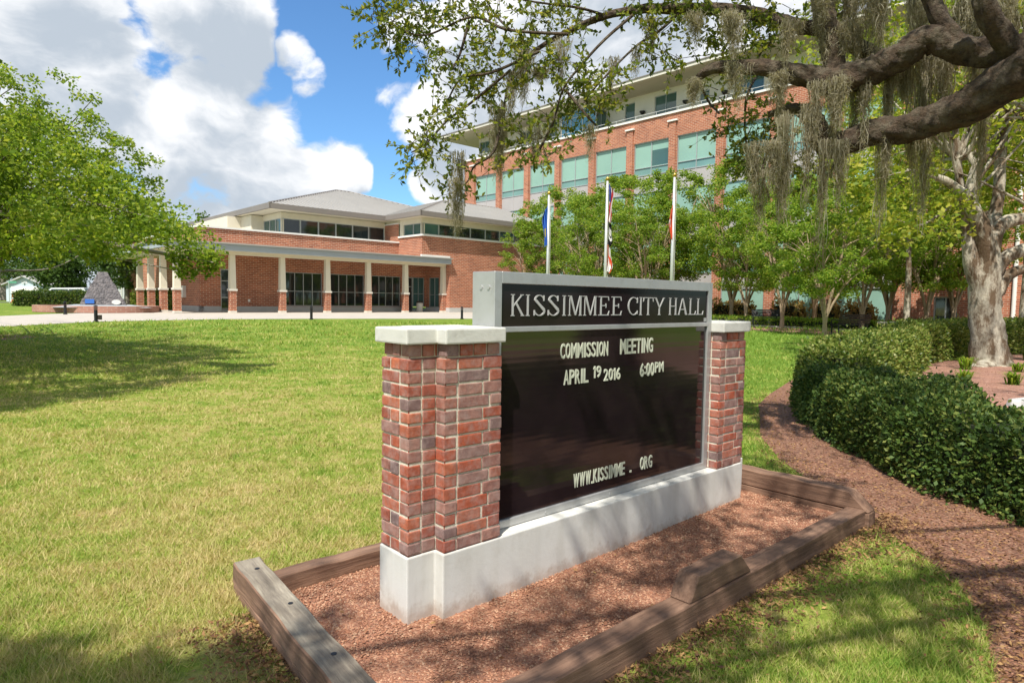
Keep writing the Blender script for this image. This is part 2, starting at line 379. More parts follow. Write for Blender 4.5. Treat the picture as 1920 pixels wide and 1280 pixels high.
M['leaf_oak_l'] = leaf_mat('yellow green oak leaves', [(.09, .155, .016), (.165, .265, .028), (.25, .34, .04), (.36, .40, .07)], .56, .45)  # lighter, yellower leaf colours of the left oak
M['leaf_myrtle'] = leaf_mat('crape myrtle leaves', [(.095, .175, .022), (.17, .28, .035), (.24, .36, .05), (.36, .39, .075)], .56, .45)
M['leaf_syc'] = leaf_mat('yellow green leaves', [(.10, .17, .02), (.22, .30, .03), (.32, .37, .045), (.42, .40, .07)], .5, .5)
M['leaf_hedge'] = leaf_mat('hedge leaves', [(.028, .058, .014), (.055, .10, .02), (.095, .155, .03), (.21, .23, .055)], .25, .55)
M['leaf_hedge_l'] = leaf_mat('light hedge leaves', [(.05, .09, .015), (.11, .17, .025), (.20, .24, .045), (.30, .30, .09)], .3, .35)  # paler copy of the hedge leaves: sunlit tone of the right arms put into colour
M['hedge_core'] = mat('dark hedge core', (.022, .026, .012), .95, .4, 8)  # plain dark filler colour for the hedge interior
M['leaf_dark'] = leaf_mat('dark far leaves', [(.03, .065, .012), (.06, .11, .02), (.10, .16, .03)], .3, .5)
M['leaf_bronze'] = leaf_mat('bronze shrub leaves', [(.26, .15, .06), (.40, .27, .10), (.27, .27, .08)], .3, .5)

def lawn_nodes(N, L, extra=None):
    n1 = noise(N, L, .75, 7, .68); n2 = noise(N, L, 4.5, 6, .7)
    a = N.new('ShaderNodeMath'); a.operation = 'MULTIPLY_ADD'; L.new(n2.outputs['Fac'], a.inputs[0]); a.inputs[1].default_value = 1.05; L.new(n1.outputs['Fac'], a.inputs[2])
    if extra is not None:
        e = N.new('ShaderNodeMath'); e.operation = 'MULTIPLY_ADD'; L.new(extra, e.inputs[0]); e.inputs[1].default_value = .5; L.new(a.outputs[0], e.inputs[2]); a = e
    sh = N.new('ShaderNodeMath'); sh.operation = 'ADD'; L.new(a.outputs[0], sh.inputs[0]); sh.inputs[1].default_value = -.31; a = sh
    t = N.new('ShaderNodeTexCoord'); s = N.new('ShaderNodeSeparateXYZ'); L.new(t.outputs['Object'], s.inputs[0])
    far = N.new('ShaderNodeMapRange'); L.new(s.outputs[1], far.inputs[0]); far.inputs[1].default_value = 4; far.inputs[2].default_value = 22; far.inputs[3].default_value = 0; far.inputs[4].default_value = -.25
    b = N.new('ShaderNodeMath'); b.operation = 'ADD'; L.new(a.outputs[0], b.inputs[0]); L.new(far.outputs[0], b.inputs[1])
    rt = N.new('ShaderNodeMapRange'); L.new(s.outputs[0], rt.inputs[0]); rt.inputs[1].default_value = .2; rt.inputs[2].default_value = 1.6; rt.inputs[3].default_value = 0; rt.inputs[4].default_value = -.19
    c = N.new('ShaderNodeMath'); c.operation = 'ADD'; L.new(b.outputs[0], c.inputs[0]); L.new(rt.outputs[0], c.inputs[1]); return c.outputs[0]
def lawn_mat():
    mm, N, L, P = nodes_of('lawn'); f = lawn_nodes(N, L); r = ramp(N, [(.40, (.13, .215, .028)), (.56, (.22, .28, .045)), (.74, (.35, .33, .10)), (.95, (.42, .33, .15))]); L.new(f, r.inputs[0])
    n = noise(N, L, 35, 6, .7); rr = ramp(N, [(.3, (.55, .6, .5)), (.7, (1.2, 1.15, 1.15))]); L.new(n.outputs['Fac'], rr.inputs[0])
    L.new(mix(N, L, 1., r.outputs[0], rr.outputs[0], 'MULTIPLY'), P.inputs['Base Color']); P.inputs['Roughness'].default_value = .95; P.inputs['Specular IOR Level'].default_value = .1
    bump(N, L, P, noise(N, L, 45, 4, .7).outputs['Fac'], .8, .03); return mm
def blade_mat():
    mm, N, L, P = nodes_of('grass blades'); geo = N.new('ShaderNodeNewGeometry')
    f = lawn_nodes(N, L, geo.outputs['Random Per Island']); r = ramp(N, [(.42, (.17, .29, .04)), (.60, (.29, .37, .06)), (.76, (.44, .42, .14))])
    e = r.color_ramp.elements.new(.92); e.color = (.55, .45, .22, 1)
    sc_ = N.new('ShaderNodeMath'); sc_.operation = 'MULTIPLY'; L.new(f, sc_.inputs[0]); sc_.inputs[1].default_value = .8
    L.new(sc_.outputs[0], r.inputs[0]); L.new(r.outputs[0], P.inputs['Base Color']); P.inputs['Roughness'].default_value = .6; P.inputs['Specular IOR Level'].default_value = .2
    t = N.new('ShaderNodeBsdfTranslucent'); L.new(mix(N, L, 1., r.outputs[0], (1.3, 1.3, .7), 'MULTIPLY'), t.inputs[0]); ms = N.new('ShaderNodeMixShader'); ms.inputs[0].default_value = .35
    out = [q for q in N if q.type == 'OUTPUT_MATERIAL'][0]; L.new(P.outputs[0], ms.inputs[1]); L.new(t.outputs[0], ms.inputs[2]); L.new(ms.outputs[0], out.inputs[0]); return mm
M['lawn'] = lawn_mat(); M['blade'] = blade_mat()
def stones_mat(name, scale, cols, bstr=1., dist=.008):
    mm, N, L, P = nodes_of(name); t = N.new('ShaderNodeTexCoord'); v = N.new('ShaderNodeTexVoronoi'); v.inputs['Scale'].default_value = scale; L.new(t.outputs['Object'], v.inputs['Vector'])
    sp_ = N.new('ShaderNodeSeparateColor'); L.new(v.outputs['Color'], sp_.inputs[0]); r = ramp(N, [(i / (len(cols) - 1), c) for i, c in enumerate(cols)]); L.new(sp_.outputs[0], r.inputs[0])
    n = noise(N, L, 2.2, 5); rr = ramp(N, [(.3, (.8, .78, .78)), (.7, (1.15, 1.12, 1.1))]); L.new(n.outputs['Fac'], rr.inputs[0])
    L.new(mix(N, L, 1., r.outputs[0], rr.outputs[0], 'MULTIPLY'), P.inputs['Base Color']); P.inputs['Roughness'].default_value = .8
    iv = N.new('ShaderNodeMath'); iv.operation = 'MULTIPLY'; iv.inputs[1].default_value = -1; L.new(v.outputs['Distance'], iv.inputs[0]); bump(N, L, P, iv.outputs[0], bstr, dist); return mm
M['gravel'] = stones_mat('red lava gravel', 95, [(.19, .080, .046), (.295, .132, .076), (.375, .185, .11), (.235, .10, .057), (.45, .27, .17)], .8, .010)
M['stone_bits'] = leaf_mat('gravel stones', [(.20, .084, .048), (.305, .138, .08), (.39, .20, .12), (.49, .31, .20)], .0, .8)
M['mulch'] = stones_mat('brown bark mulch', 55, [(.14, .060, .035), (.24, .108, .060), (.33, .17, .10), (.18, .078, .046), (.40, .24, .15)], 1., .02)
M['mulch_red'] = stones_mat('reddish mulch', 40, [(.22, .10, .065), (.32, .16, .11), (.40, .23, .165), (.26, .12, .08)], 1., .02)
M['litter'] = leaf_mat('fallen leaves and chips', [(.09, .045, .03), (.20, .10, .05), (.30, .16, .07), (.40, .25, .10), (.16, .08, .055)], .1, .8, 1.)
M['concrete'] = mat('pale concrete walk', (.43, .385, .325), .9, .07, 1.2, .1, 60, dirt=((.33, .29, .24), .8, .5))
M['pole'] = mat('satin aluminium pole', (.62, .62, .60), .35, .04, 4, metal=.4)
M['gold'] = mat('gold ball', (.6, .40, .08), .3, .05, 4, metal=.9)

# ------------------------------------------------------------------ ground, beds, paths
def sheet(name, P, off, mat_, kind='structure', res=None):
    bm = bmesh.new(); bm.faces.new([bm.verts.new((x, y, 0)) for x, y in P])
    for yy in (5, 45):
        bmesh.ops.bisect_plane(bm, geom=bm.verts[:] + bm.edges[:] + bm.faces[:], plane_co=(0, yy, 0), plane_no=(0, 1, 0))
    bmesh.ops.triangulate(bm, faces=bm.faces[:])
    for v in bm.verts: v.co.z = g(v.co.y) + off
    me = bpy.data.meshes.new(name); bm.to_mesh(me); bm.free(); me.materials.append(mat_)
    for p in me.polygons:
        if p.normal.z < 0: p.flip()
    return tag(link(name, me), kind=kind)
sheet('ground', [(-900, -300), (900, -300), (900, 1500), (-900, 1500)], 0, M['lawn'])
BED = [(4.12, 10.27), (3.6, 9.3), (3.2, 8.2), (2.83, 7.23), (2.62, 6.2), (2.56, 5.4), (2.54, 4.43), (2.52, 3.9), (2.46, 3.44), (2.27, 2.97), (1.96, 2.49), (1.5, 1.2), (2.5, -2), (14, -2), (20, 6), (20, 22.5), (14, 21), (9.0, 17.2), (6.2, 13.6)]
sheet('mulch_bed', BED, .006, M['mulch'])
ISLAND = [(4.9, 8.6), (5.3, 7.0), (5.2, 4.5), (9, 3), (16, 9), (15, 19), (12.8, 18), (9.6, 15.2), (6.5, 11.2)]
sheet('mulch_island', ISLAND, .011, M['mulch_red'])
WALK = [(-34, 22), (-24, 23), (-20.1, 25.3), (-19.9, 27.6), (-19.4, 30.2), (-17.5, 32.7), (-15.5, 34.8), (-11.1, 37.0), (-3.4, 40.0), (2, 42.2), (9, 47), (4, 62), (-8, 74), (-40, 66), (-27.6, 48.5), (-26.5, 42), (-27.5, 38.2), (-27.5, 33.5), (-36, 28)]
sheet('concrete_walk', WALK, .008, M['concrete'])
FR = R_(42.83); FX = np.array([math.cos(FR), math.sin(FR)]); FY = np.array([-math.sin(FR), math.cos(FR)])
PT = np.array([23.83, 45.0])
def fac(v, n): q = PT + FY * v - FX * n; return (q[0], q[1])         # v along the tall facade, n metres in front of it
def strip(v0, v1, n0, n1): return [fac(v0, n0), fac(v1, n0), fac(v1, n1), fac(v0, n1)]
sheet('planting_bed', strip(-16, 34, 0, 12.4), .005, M['mulch'])
sheet('garden_path', strip(-16, 26, 12.4, 14.2), .010, M['concrete'])
sheet('mulch_border', strip(-16, 20, 14.2, 18.6), .007, M['mulch_red'])
sheet('mulch_ring', [(-16.3 + 1.5 * math.cos(t), 19.6 + 1.3 * math.sin(t)) for t in np.linspace(0, 2 * math.pi, 20)[:-1]], .006, M['mulch_red'])
sheet('road', [(-160, 66), (-46, 78), (-46, 86), (-160, 74)], .006, mat('asphalt', (.06, .06, .062), .9, .15, 1))

def inside(P, poly):
    x, y = P[:, 0], P[:, 1]; r = np.zeros(len(P), bool); n = len(poly)
    for i in range(n):
        x0, y0 = poly[i]; x1, y1 = poly[(i + 1) % n]
        c = ((y0 > y) != (y1 > y)) & (x < (x1 - x0) * (y - y0) / (y1 - y0 + 1e-12) + x0); r ^= c
    return r

# sign frame: x along the sign face, y to its back, origin at the near front corner of the plinth
SA = R_(42.0); SX = np.array([math.cos(SA), math.sin(SA)]); SY = np.array([-math.sin(SA), math.cos(SA)]); S0 = np.array([-0.4636, 2.869])
def sgn(s, n): q = S0 + SX * s - SY * n; return (q[0], q[1])
PLANTER = [sgn(-.50, .86), sgn(3.08, .86), sgn(3.08, -.74), sgn(-.42, -.74)]
def planter_gravel():
    me = bpy.data.meshes.new('gravel_bed'); a, b, c, d = PLANTER
    n = 14; V = []; F = []
    for i in range(n + 1):
        for j in range(n + 1):
            u, v = i / n, j / n; x = (a[0] * (1 - u) + b[0] * u) * (1 - v) + (d[0] * (1 - u) + c[0] * u) * v; y = (a[1] * (1 - u) + b[1] * u) * (1 - v) + (d[1] * (1 - u) + c[1] * u) * v
            V.append((x, y, .004 + .05 * u ** 1.5 + .006 * math.sin(i * 1.7) * math.cos(j * 1.3)))
    for i in range(n):
        for j in range(n): k = i * (n + 1) + j; F.append((k, k + n + 1, k + n + 2, k + 1))
    return tag(link('gravel_bed', fast_mesh('gravel_bed', V, F, [M['gravel']], True)), kind='structure')
planter_gravel()
def scatter_stones():                                         # loose stones lying on the gravel
    rng = np.random.RandomState(5); n = 34000
    u, v = rng.rand(n), rng.rand(n) ** .8; a, b, c, d = [np.array(q) for q in PLANTER]
    P = (a * (1 - u)[:, None] + b * u[:, None]) * (1 - v)[:, None] + (d * (1 - u)[:, None] + c * u[:, None]) * v[:, None]
    z = .006 + .05 * u ** 1.5; s = .0035 + .005 * rng.rand(n)
    O = np.column_stack([P, z]); V = []
    ang = rng.rand(n) * 6.28
    for k in range(3):
        t = ang + k * 2.09 + rng.rand(n) * .6; V.append(O + np.column_stack([np.cos(t) * s, np.sin(t) * s, rng.rand(n) * .003]))
    V.append(O + np.column_stack([(rng.rand(n) - .5) * s, (rng.rand(n) - .5) * s, s * (.6 + .8 * rng.rand(n))]))
    V = np.stack(V, 1).reshape(-1, 3); i = np.arange(n)[:, None] * 4
    F = np.vstack([i + [0, 1, 3], i + [1, 2, 3], i + [2, 0, 3]])
    tag(link('loose_gravel', fast_mesh('loose_gravel', V, F, [M['stone_bits']])), 'loose red lava gravel filling the planter around the sign', 'gravel', kind='stuff')
scatter_stones()

def grass():
    rng = np.random.RandomState(2); n = 760000
    Y = 1 / (1 / 1.75 - rng.rand(n) * (1 / 1.75 - 1 / 34.)); x = (rng.rand(n) * 2 - 1) * (Y * 1.02 + 1.6)
    P = np.column_stack([x, Y]); tall = np.ones(n); m_ = int(n * .13); cc = P[rng.randint(0, n, 1500)]; w_ = cc[rng.randint(0, 1500, m_)]; P[:m_] = w_ + rng.normal(0, 1, (m_, 2)) * (.03 + .012 * w_[:, 1:2]); P[:m_, 1] = np.maximum(P[:m_, 1], 1.3); tall[:m_] = 1.7
    k = ~inside(P, PLANTER) & ~inside(P, BED); 
    # thin bare strip along the front timber
    loc = P - S0; s = loc @ SX; nn = -(loc @ SY); bare = (nn > .8) & (nn < 1.12 + .12 * np.sin(s * 5)) & (s > -.7) & (s < 3.4) | ((s < -.45) & (s > -.85 + .08 * np.sin(nn * 6)) & (nn > -.5) & (nn < 1.5))
    k &= ~inside(P, WALK) & ~(bare & (rng.rand(n) < .86)); P = P[k]; tall = tall[k]; n = len(P); Y = P[:, 1]
    w = .0024 * np.maximum(1, Y / 3.0) * (.7 + .7 * rng.rand(n)); h = (.014 + .026 * rng.rand(n)) * np.maximum(1, Y / 9.) * tall
    a = rng.rand(n) * 6.283; lean = h * (.3 + 1.0 * rng.rand(n)); b = rng.rand(n) * 6.283
    B = np.column_stack([P, gnp(Y) - .002]); D = np.column_stack([np.cos(a) * w, np.sin(a) * w, np.zeros(n)])
    T = B + np.column_stack([np.cos(b) * lean, np.sin(b) * lean, h])
    V = np.stack([B - D, B + D, T], 1).reshape(-1, 3)
    tag(link('lawn_grass', fast_mesh('lawn_grass', V, np.arange(3 * n).reshape(-1, 3), [M['blade']])), 'short green and straw coloured lawn grass', 'grass', kind='stuff')
grass()

def litter():
    rng = np.random.RandomState(8); pts = []
    n = 26000; Y = 1 / (1 / 2.2 - rng.rand(n) * (1 / 2.2 - 1 / 11.)); x = 1.5 + rng.rand(n) * 3.2; P = np.column_stack([x, Y]); pts.append(P[inside(P, BED)])
    s = -.8 + rng.rand(7500) * 4.3; nn = .86 + np.abs(rng.normal(0, .15, 7500)); pts.append(S0 + SX * s[:, None] - SY * nn[:, None])
    s = -.5 - np.abs(rng.normal(0, .16, 4500)); nn = -.6 + rng.rand(4500) * 2; pts.append(S0 + SX * s[:, None] - SY * nn[:, None])
    n = 260; P = np.column_stack([-3.2 + rng.rand(n) * 6.5, 1.8 + rng.rand(n) * 3.2]); pts.append(P[~inside(P, PLANTER)])
    s = -.3 + rng.rand(130) * 3.2; nn = -.6 + rng.rand(130) * 1.3; pts.append(S0 + SX * s[:, None] - SY * nn[:, None])
    n = 3000; P = np.column_stack([4.5 + rng.rand(n) * 9, 5 + rng.rand(n) * 13]); pts.append(P[inside(P, ISLAND)])
    E_ = np.array(BED[:12]); e = rng.rand(3600) * 10.99; i_ = e.astype(int); P = E_[i_] * (1 - (e % 1))[:, None] + E_[i_ + 1] * (e % 1)[:, None] + rng.normal(0, .11, (3600, 2)); pts.append(P)
    P = np.vstack(pts); n = len(P); inp = inside(P, PLANTER); z = gnp(P[:, 1]) + .012 + rng.rand(n) * .012 + inp * .03
    A = unit(n, rng); A[:, 2] *= .3; V, F = leaf_verts(np.column_stack([P, z]), A, .008 + .024 * rng.rand(n) ** 2.2 + .006, .2, rng)
    tag(link('leaf_litter', fast_mesh('leaf_litter', V, F, [M['litter']])), 'dry brown leaf litter and bark chips on the ground', 'leaf litter', kind='stuff')
litter()

# ------------------------------------------------------------------ the sign
def glyph(ch, x, z, w, h):
    """Roman capitals with slab serifs as convex polygons in (x, z)."""
    T, t, sf = .102 * h, .046 * h, .038 * h; out = []
    def q(*p): out.append([(x + a, z + b) for a, b in p])
    def stem(xc, th=T, z0=0, z1=h): q((xc - th / 2, z0), (xc + th / 2, z0), (xc + th / 2, z1), (xc - th / 2, z1))
    def serif(xc, zz, hw): q((xc - hw, zz), (xc + hw, zz), (xc + hw, zz + sf), (xc - hw, zz + sf))
    def arc(cx, cz, rx, rz, a0, a1, th0, th1, n=12):
        for i in range(n):
            a, b = a0 + (a1 - a0) * i / n, a0 + (a1 - a0) * (i + 1) / n
            def W(an): return th0 + (th1 - th0) * abs(math.cos(an))
            p = []
            for an, k in ((a, 0), (b, 0), (b, 1), (a, 1)):
                rr = W(an) * k; p.append((cx + (rx - rr) * math.cos(an), cz + (rz - rr * .8) * math.sin(an)))
            q(*p)
    if ch == 'I': stem(w / 2); serif(w / 2, 0, T * 1.15); serif(w / 2, h - sf, T * 1.15)
    elif ch == 'K':
        stem(w * .2); serif(w * .2, 0, T * 1.1); serif(w * .2, h - sf, T * 1.1)
        q((w * .24, h * .42), (w * .24, h * .50), (w * .80, h), (w * .88, h)); q((w * .36, h * .58), (w * .46, h * .64), (w * .96, 0), (w * .80, 0)); serif(w * .87, 0, T); serif(w * .82, h - sf, T * .95)
    elif ch == 'S':
        th = T * .98
        arc(w * .5, h * .745, w * .40, h * .255, R_(20), R_(180), t, th); arc(w * .5, h * .255, w * .44, h * .255, R_(-160), R_(0), t, th)
        q((w * .10, h * .745), (w * .10 + th, h * .78), (w * .94 - th * .2, h * .34), (w * .94 - th, h * .20)) ; q((w * .12, h * .70), (w * .18 + th, h * .76), (w * .94, h * .255), (w * .86, h * .22))
        q((w * .80, h * .72), (w * .86, h * .72), (w * .86, h * .98), (w * .82, h * .98)); q((w * .08, h * .02), (w * .12, h * .02), (w * .14, h * .28), (w * .08, h * .28))
    elif ch == 'M':
        stem(w * .15, t); stem(w * .84, T); q((w * .12, h), (w * .26, h), (w * .56, h * .02), (w * .48, h * .02)); q((w * .50, h * .02), (w * .55, h * .02), (w * .84, h), (w * .78, h))
        serif(w * .15, 0, T * .9); serif(w * .84, 0, T * 1.05); serif(w * .12, h - sf, T * .8); serif(w * .88, h - sf, T * .8)
    elif ch in 'EL':
        stem(w * .26); q((w * .06, 0), (w * .92, 0), (w * .92, t), (w * .06, t)); q((w * .87, 0), (w * .97, h * .24), (w * .93, h * .24), (w * .80, 0))
        if ch == 'E':
            q((w * .06, h - t), (w * .88, h - t), (w * .88, h), (w * .06, h)); q((w * .80, h), (w * .88, h), (w * .92, h * .78), (w * .88, h * .78)); q((w * .3, h * .49), (w * .68, h * .49), (w * .68, h * .54), (w * .3, h * .54)); q((w * .64, h * .40), (w * .69, h * .40), (w * .69, h * .63), (w * .64, h * .63))
        else: serif(w * .26, h - sf, T * 1.15)
    elif ch == 'C':
        arc(w * .54, h * .5, w * .50, h * .5, R_(48), R_(312), t, T); q((w * .83, h * .68), (w * .89, h * .68), (w * .90, h * .98), (w * .84, h * .98)); q((w * .84, h * .06), (w * .88, h * .06), (w * .90, h * .26), (w * .86, h * .26))
    elif ch == 'T':
        stem(w * .5); serif(w * .5, 0, T * 1.15); q((w * .05, h - t), (w * .95, h - t), (w * .95, h), (w * .05, h)); q((w * .02, h * .76), (w * .06, h * .76), (w * .13, h), (w * .05, h)); q((w * .94, h * .76), (w * .98, h * .76), (w * .95, h), (w * .87, h))
    elif ch == 'Y':
        stem(w * .5, T, 0, h * .46); serif(w * .5, 0, T * 1.1); q((w * .50 - T / 2, h * .40), (w * .50 + T / 2, h * .46), (w * .25, h), (w * .12, h)); q((w * .50 - T * .1, h * .42), (w * .50 + T / 2, h * .42), (w * .88, h), (w * .80, h)); serif(w * .17, h - sf, T * .95); serif(w * .84, h - sf, T * .8)
    elif ch == 'H':
        for k in (.22, .78): stem(w * k); serif(w * k, 0, T * 1.05); serif(w * k, h - sf, T * 1.05)
        q((w * .22, h * .49), (w * .78, h * .49), (w * .78, h * .54), (w * .22, h * .54))
    elif ch == 'A':
        q((w * .46, h), (w * .54, h), (w * .90, 0), (w * .74, 0)); q((w * .42, h * .92), (w * .50, h), (w * .20, 0), (w * .14, 0)); q((w * .26, h * .30), (w * .70, h * .30), (w * .68, h * .35), (w * .28, h * .35)); serif(w * .17, 0, T * .8); serif(w * .83, 0, T * .95)
    return out
def flat_letters(name, items, y, mat_, parent, depth=.004):
    mb = MB()
    for k, (ch, x0, x1, z0, h) in enumerate(items):
        for j, p in enumerate(glyph(ch, x0, z0, x1 - x0, h)):
            a = sum(p[i][0] * p[(i + 1) % len(p)][1] - p[(i + 1) % len(p)][0] * p[i][1] for i in range(len(p)))
            if a < 0: p = p[::-1]
            yy = y - depth - j * .00012
            mb.add([(u, yy, v) for u, v in p] + [(u, y, v) for u, v in p], [tuple(range(len(p)))] + [(i, len(p) + i, len(p) + (i + 1) % len(p), (i + 1) % len(p)) for i in range(len(p))])
    return mb.build(name, mat_, parent)
def text_mesh(txt, width, height, bold=.0):
    cu = bpy.data.curves.new('t', 'FONT'); cu.body = txt; cu.size = 1; cu.extrude = .02; cu.offset = bold; cu.resolution_u = 3
    o = bpy.data.objects.new('t', cu); C.objects.link(o); dg = bpy.context.evaluated_depsgraph_get(); dg.update()
    me = bpy.data.meshes.new_from_object(o.evaluated_get(dg)); bpy.data.objects.remove(o)
    v = np.empty(len(me.vertices) * 3); me.vertices.foreach_get('co', v); v = v.reshape(-1, 3); lo, hi = v.min(0), v.max(0)
    F = [list(p.vertices) for p in me.polygons]; bpy.data.meshes.remove(me)
    return (v - [lo[0], lo[1], 0]) / [hi[0] - lo[0], hi[1] - lo[1], 1] * [width, height, .1], F
def sans_line(name, items, y, mat_, parent):
    mb = MB()
    for txt, x0, x1, z0, h, bold in items:
        n = len(txt); pos = x0; w = (x1 - x0) / sum({'I': .55, '.': .45, ':': .45, '1': .6, 'M': 1.25, 'W': 1.3}.get(c, 1) for c in txt)
        for c in txt:
            cw = w * {'I': .55, '.': .45, ':': .45, '1': .6, 'M': 1.25, 'W': 1.3}.get(c, 1)
            if c == '.': mb.box(pos + cw * .2, pos + cw * .8, y - .004, y, z0, z0 + h * .14)
            elif c == ':':
                for k in (.18, .62): mb.box(pos + cw * .2, pos + cw * .8, y - .004, y, z0 + h * k, z0 + h * (k + .16))
            elif c == '1': mb.box(pos + cw * .42, pos + cw * .78, y - .004, y, z0, z0 + h); mb.prism_y([(pos + cw * .12, z0 + h * .74), (pos + cw * .415, z0 + h * .82), (pos + cw * .415, z0 + h)], y - .004, y)
            elif c == 'I': mb.box(pos + cw * .28, pos + cw * .78, y - .004, y, z0, z0 + h)
            else:
                v, F = text_mesh(c, cw * .86, h, bold); mb.add([(pos + cw * .07 + p[0], y - .002 - p[2], z0 + p[1]) for p in v], F)
            pos += cw
    return mb.build(name, mat_, parent)

def bricks_rect(mb, x0, x1, y0, y1, z0, courses, ch, rng, skip=()):
    """One ring of bricks per course round a rectangle; alternate courses swap the corner bond."""
    bl, th, jt = .150, .072, .0095
    for c in range(courses):
        za = z0 + c * ch + jt * .5; zb = z0 + (c + 1) * ch - jt * .5
        def run(a, b, put, off):
            if b - a < .02: return
            L_ = b - a; p = a; first = True
            while p < b - .02:
                l = (bl * .5 if (off and first) else bl) ; first = False
                e = min(p + l, b)
                if b - e < .04: e = b
                put(p + jt * .5 * (p > a), e - jt * .5 * (e < b)); p = e
        def put_(xa, xb, ya, yb):
            j = np.clip(rng.normal(0, .002, 6), -.0028, .0028); mb.box(xa + j[0], xb + j[1], ya + j[2], yb + j[3], za + j[4], zb + j[5], 0)
        A = c % 2 == 0; i = th if not A else 0; k = th if A else 0
        ii = i + (jt if i else 0); kk = k + (jt if k else 0)
        xa_, xb_ = (x0 if 'l' in skip else x0 + ii), (x1 if 'r' in skip else x1 - ii)
        if 'f' not in skip: run(xa_, xb_, lambda a, b: put_(a, b, y0, y0 + th), A)
        if 'b' not in skip: run(xa_, xb_, lambda a, b: put_(a, b, y1 - th, y1), A)
        if 'l' not in skip: run(y0 + kk, y1 - kk, lambda a, b: put_(x0, x0 + th, a, b), not A)
        if 'r' not in skip: run(y0 + kk, y1 - kk, lambda a, b: put_(x1 - th, x1, a, b), not A)

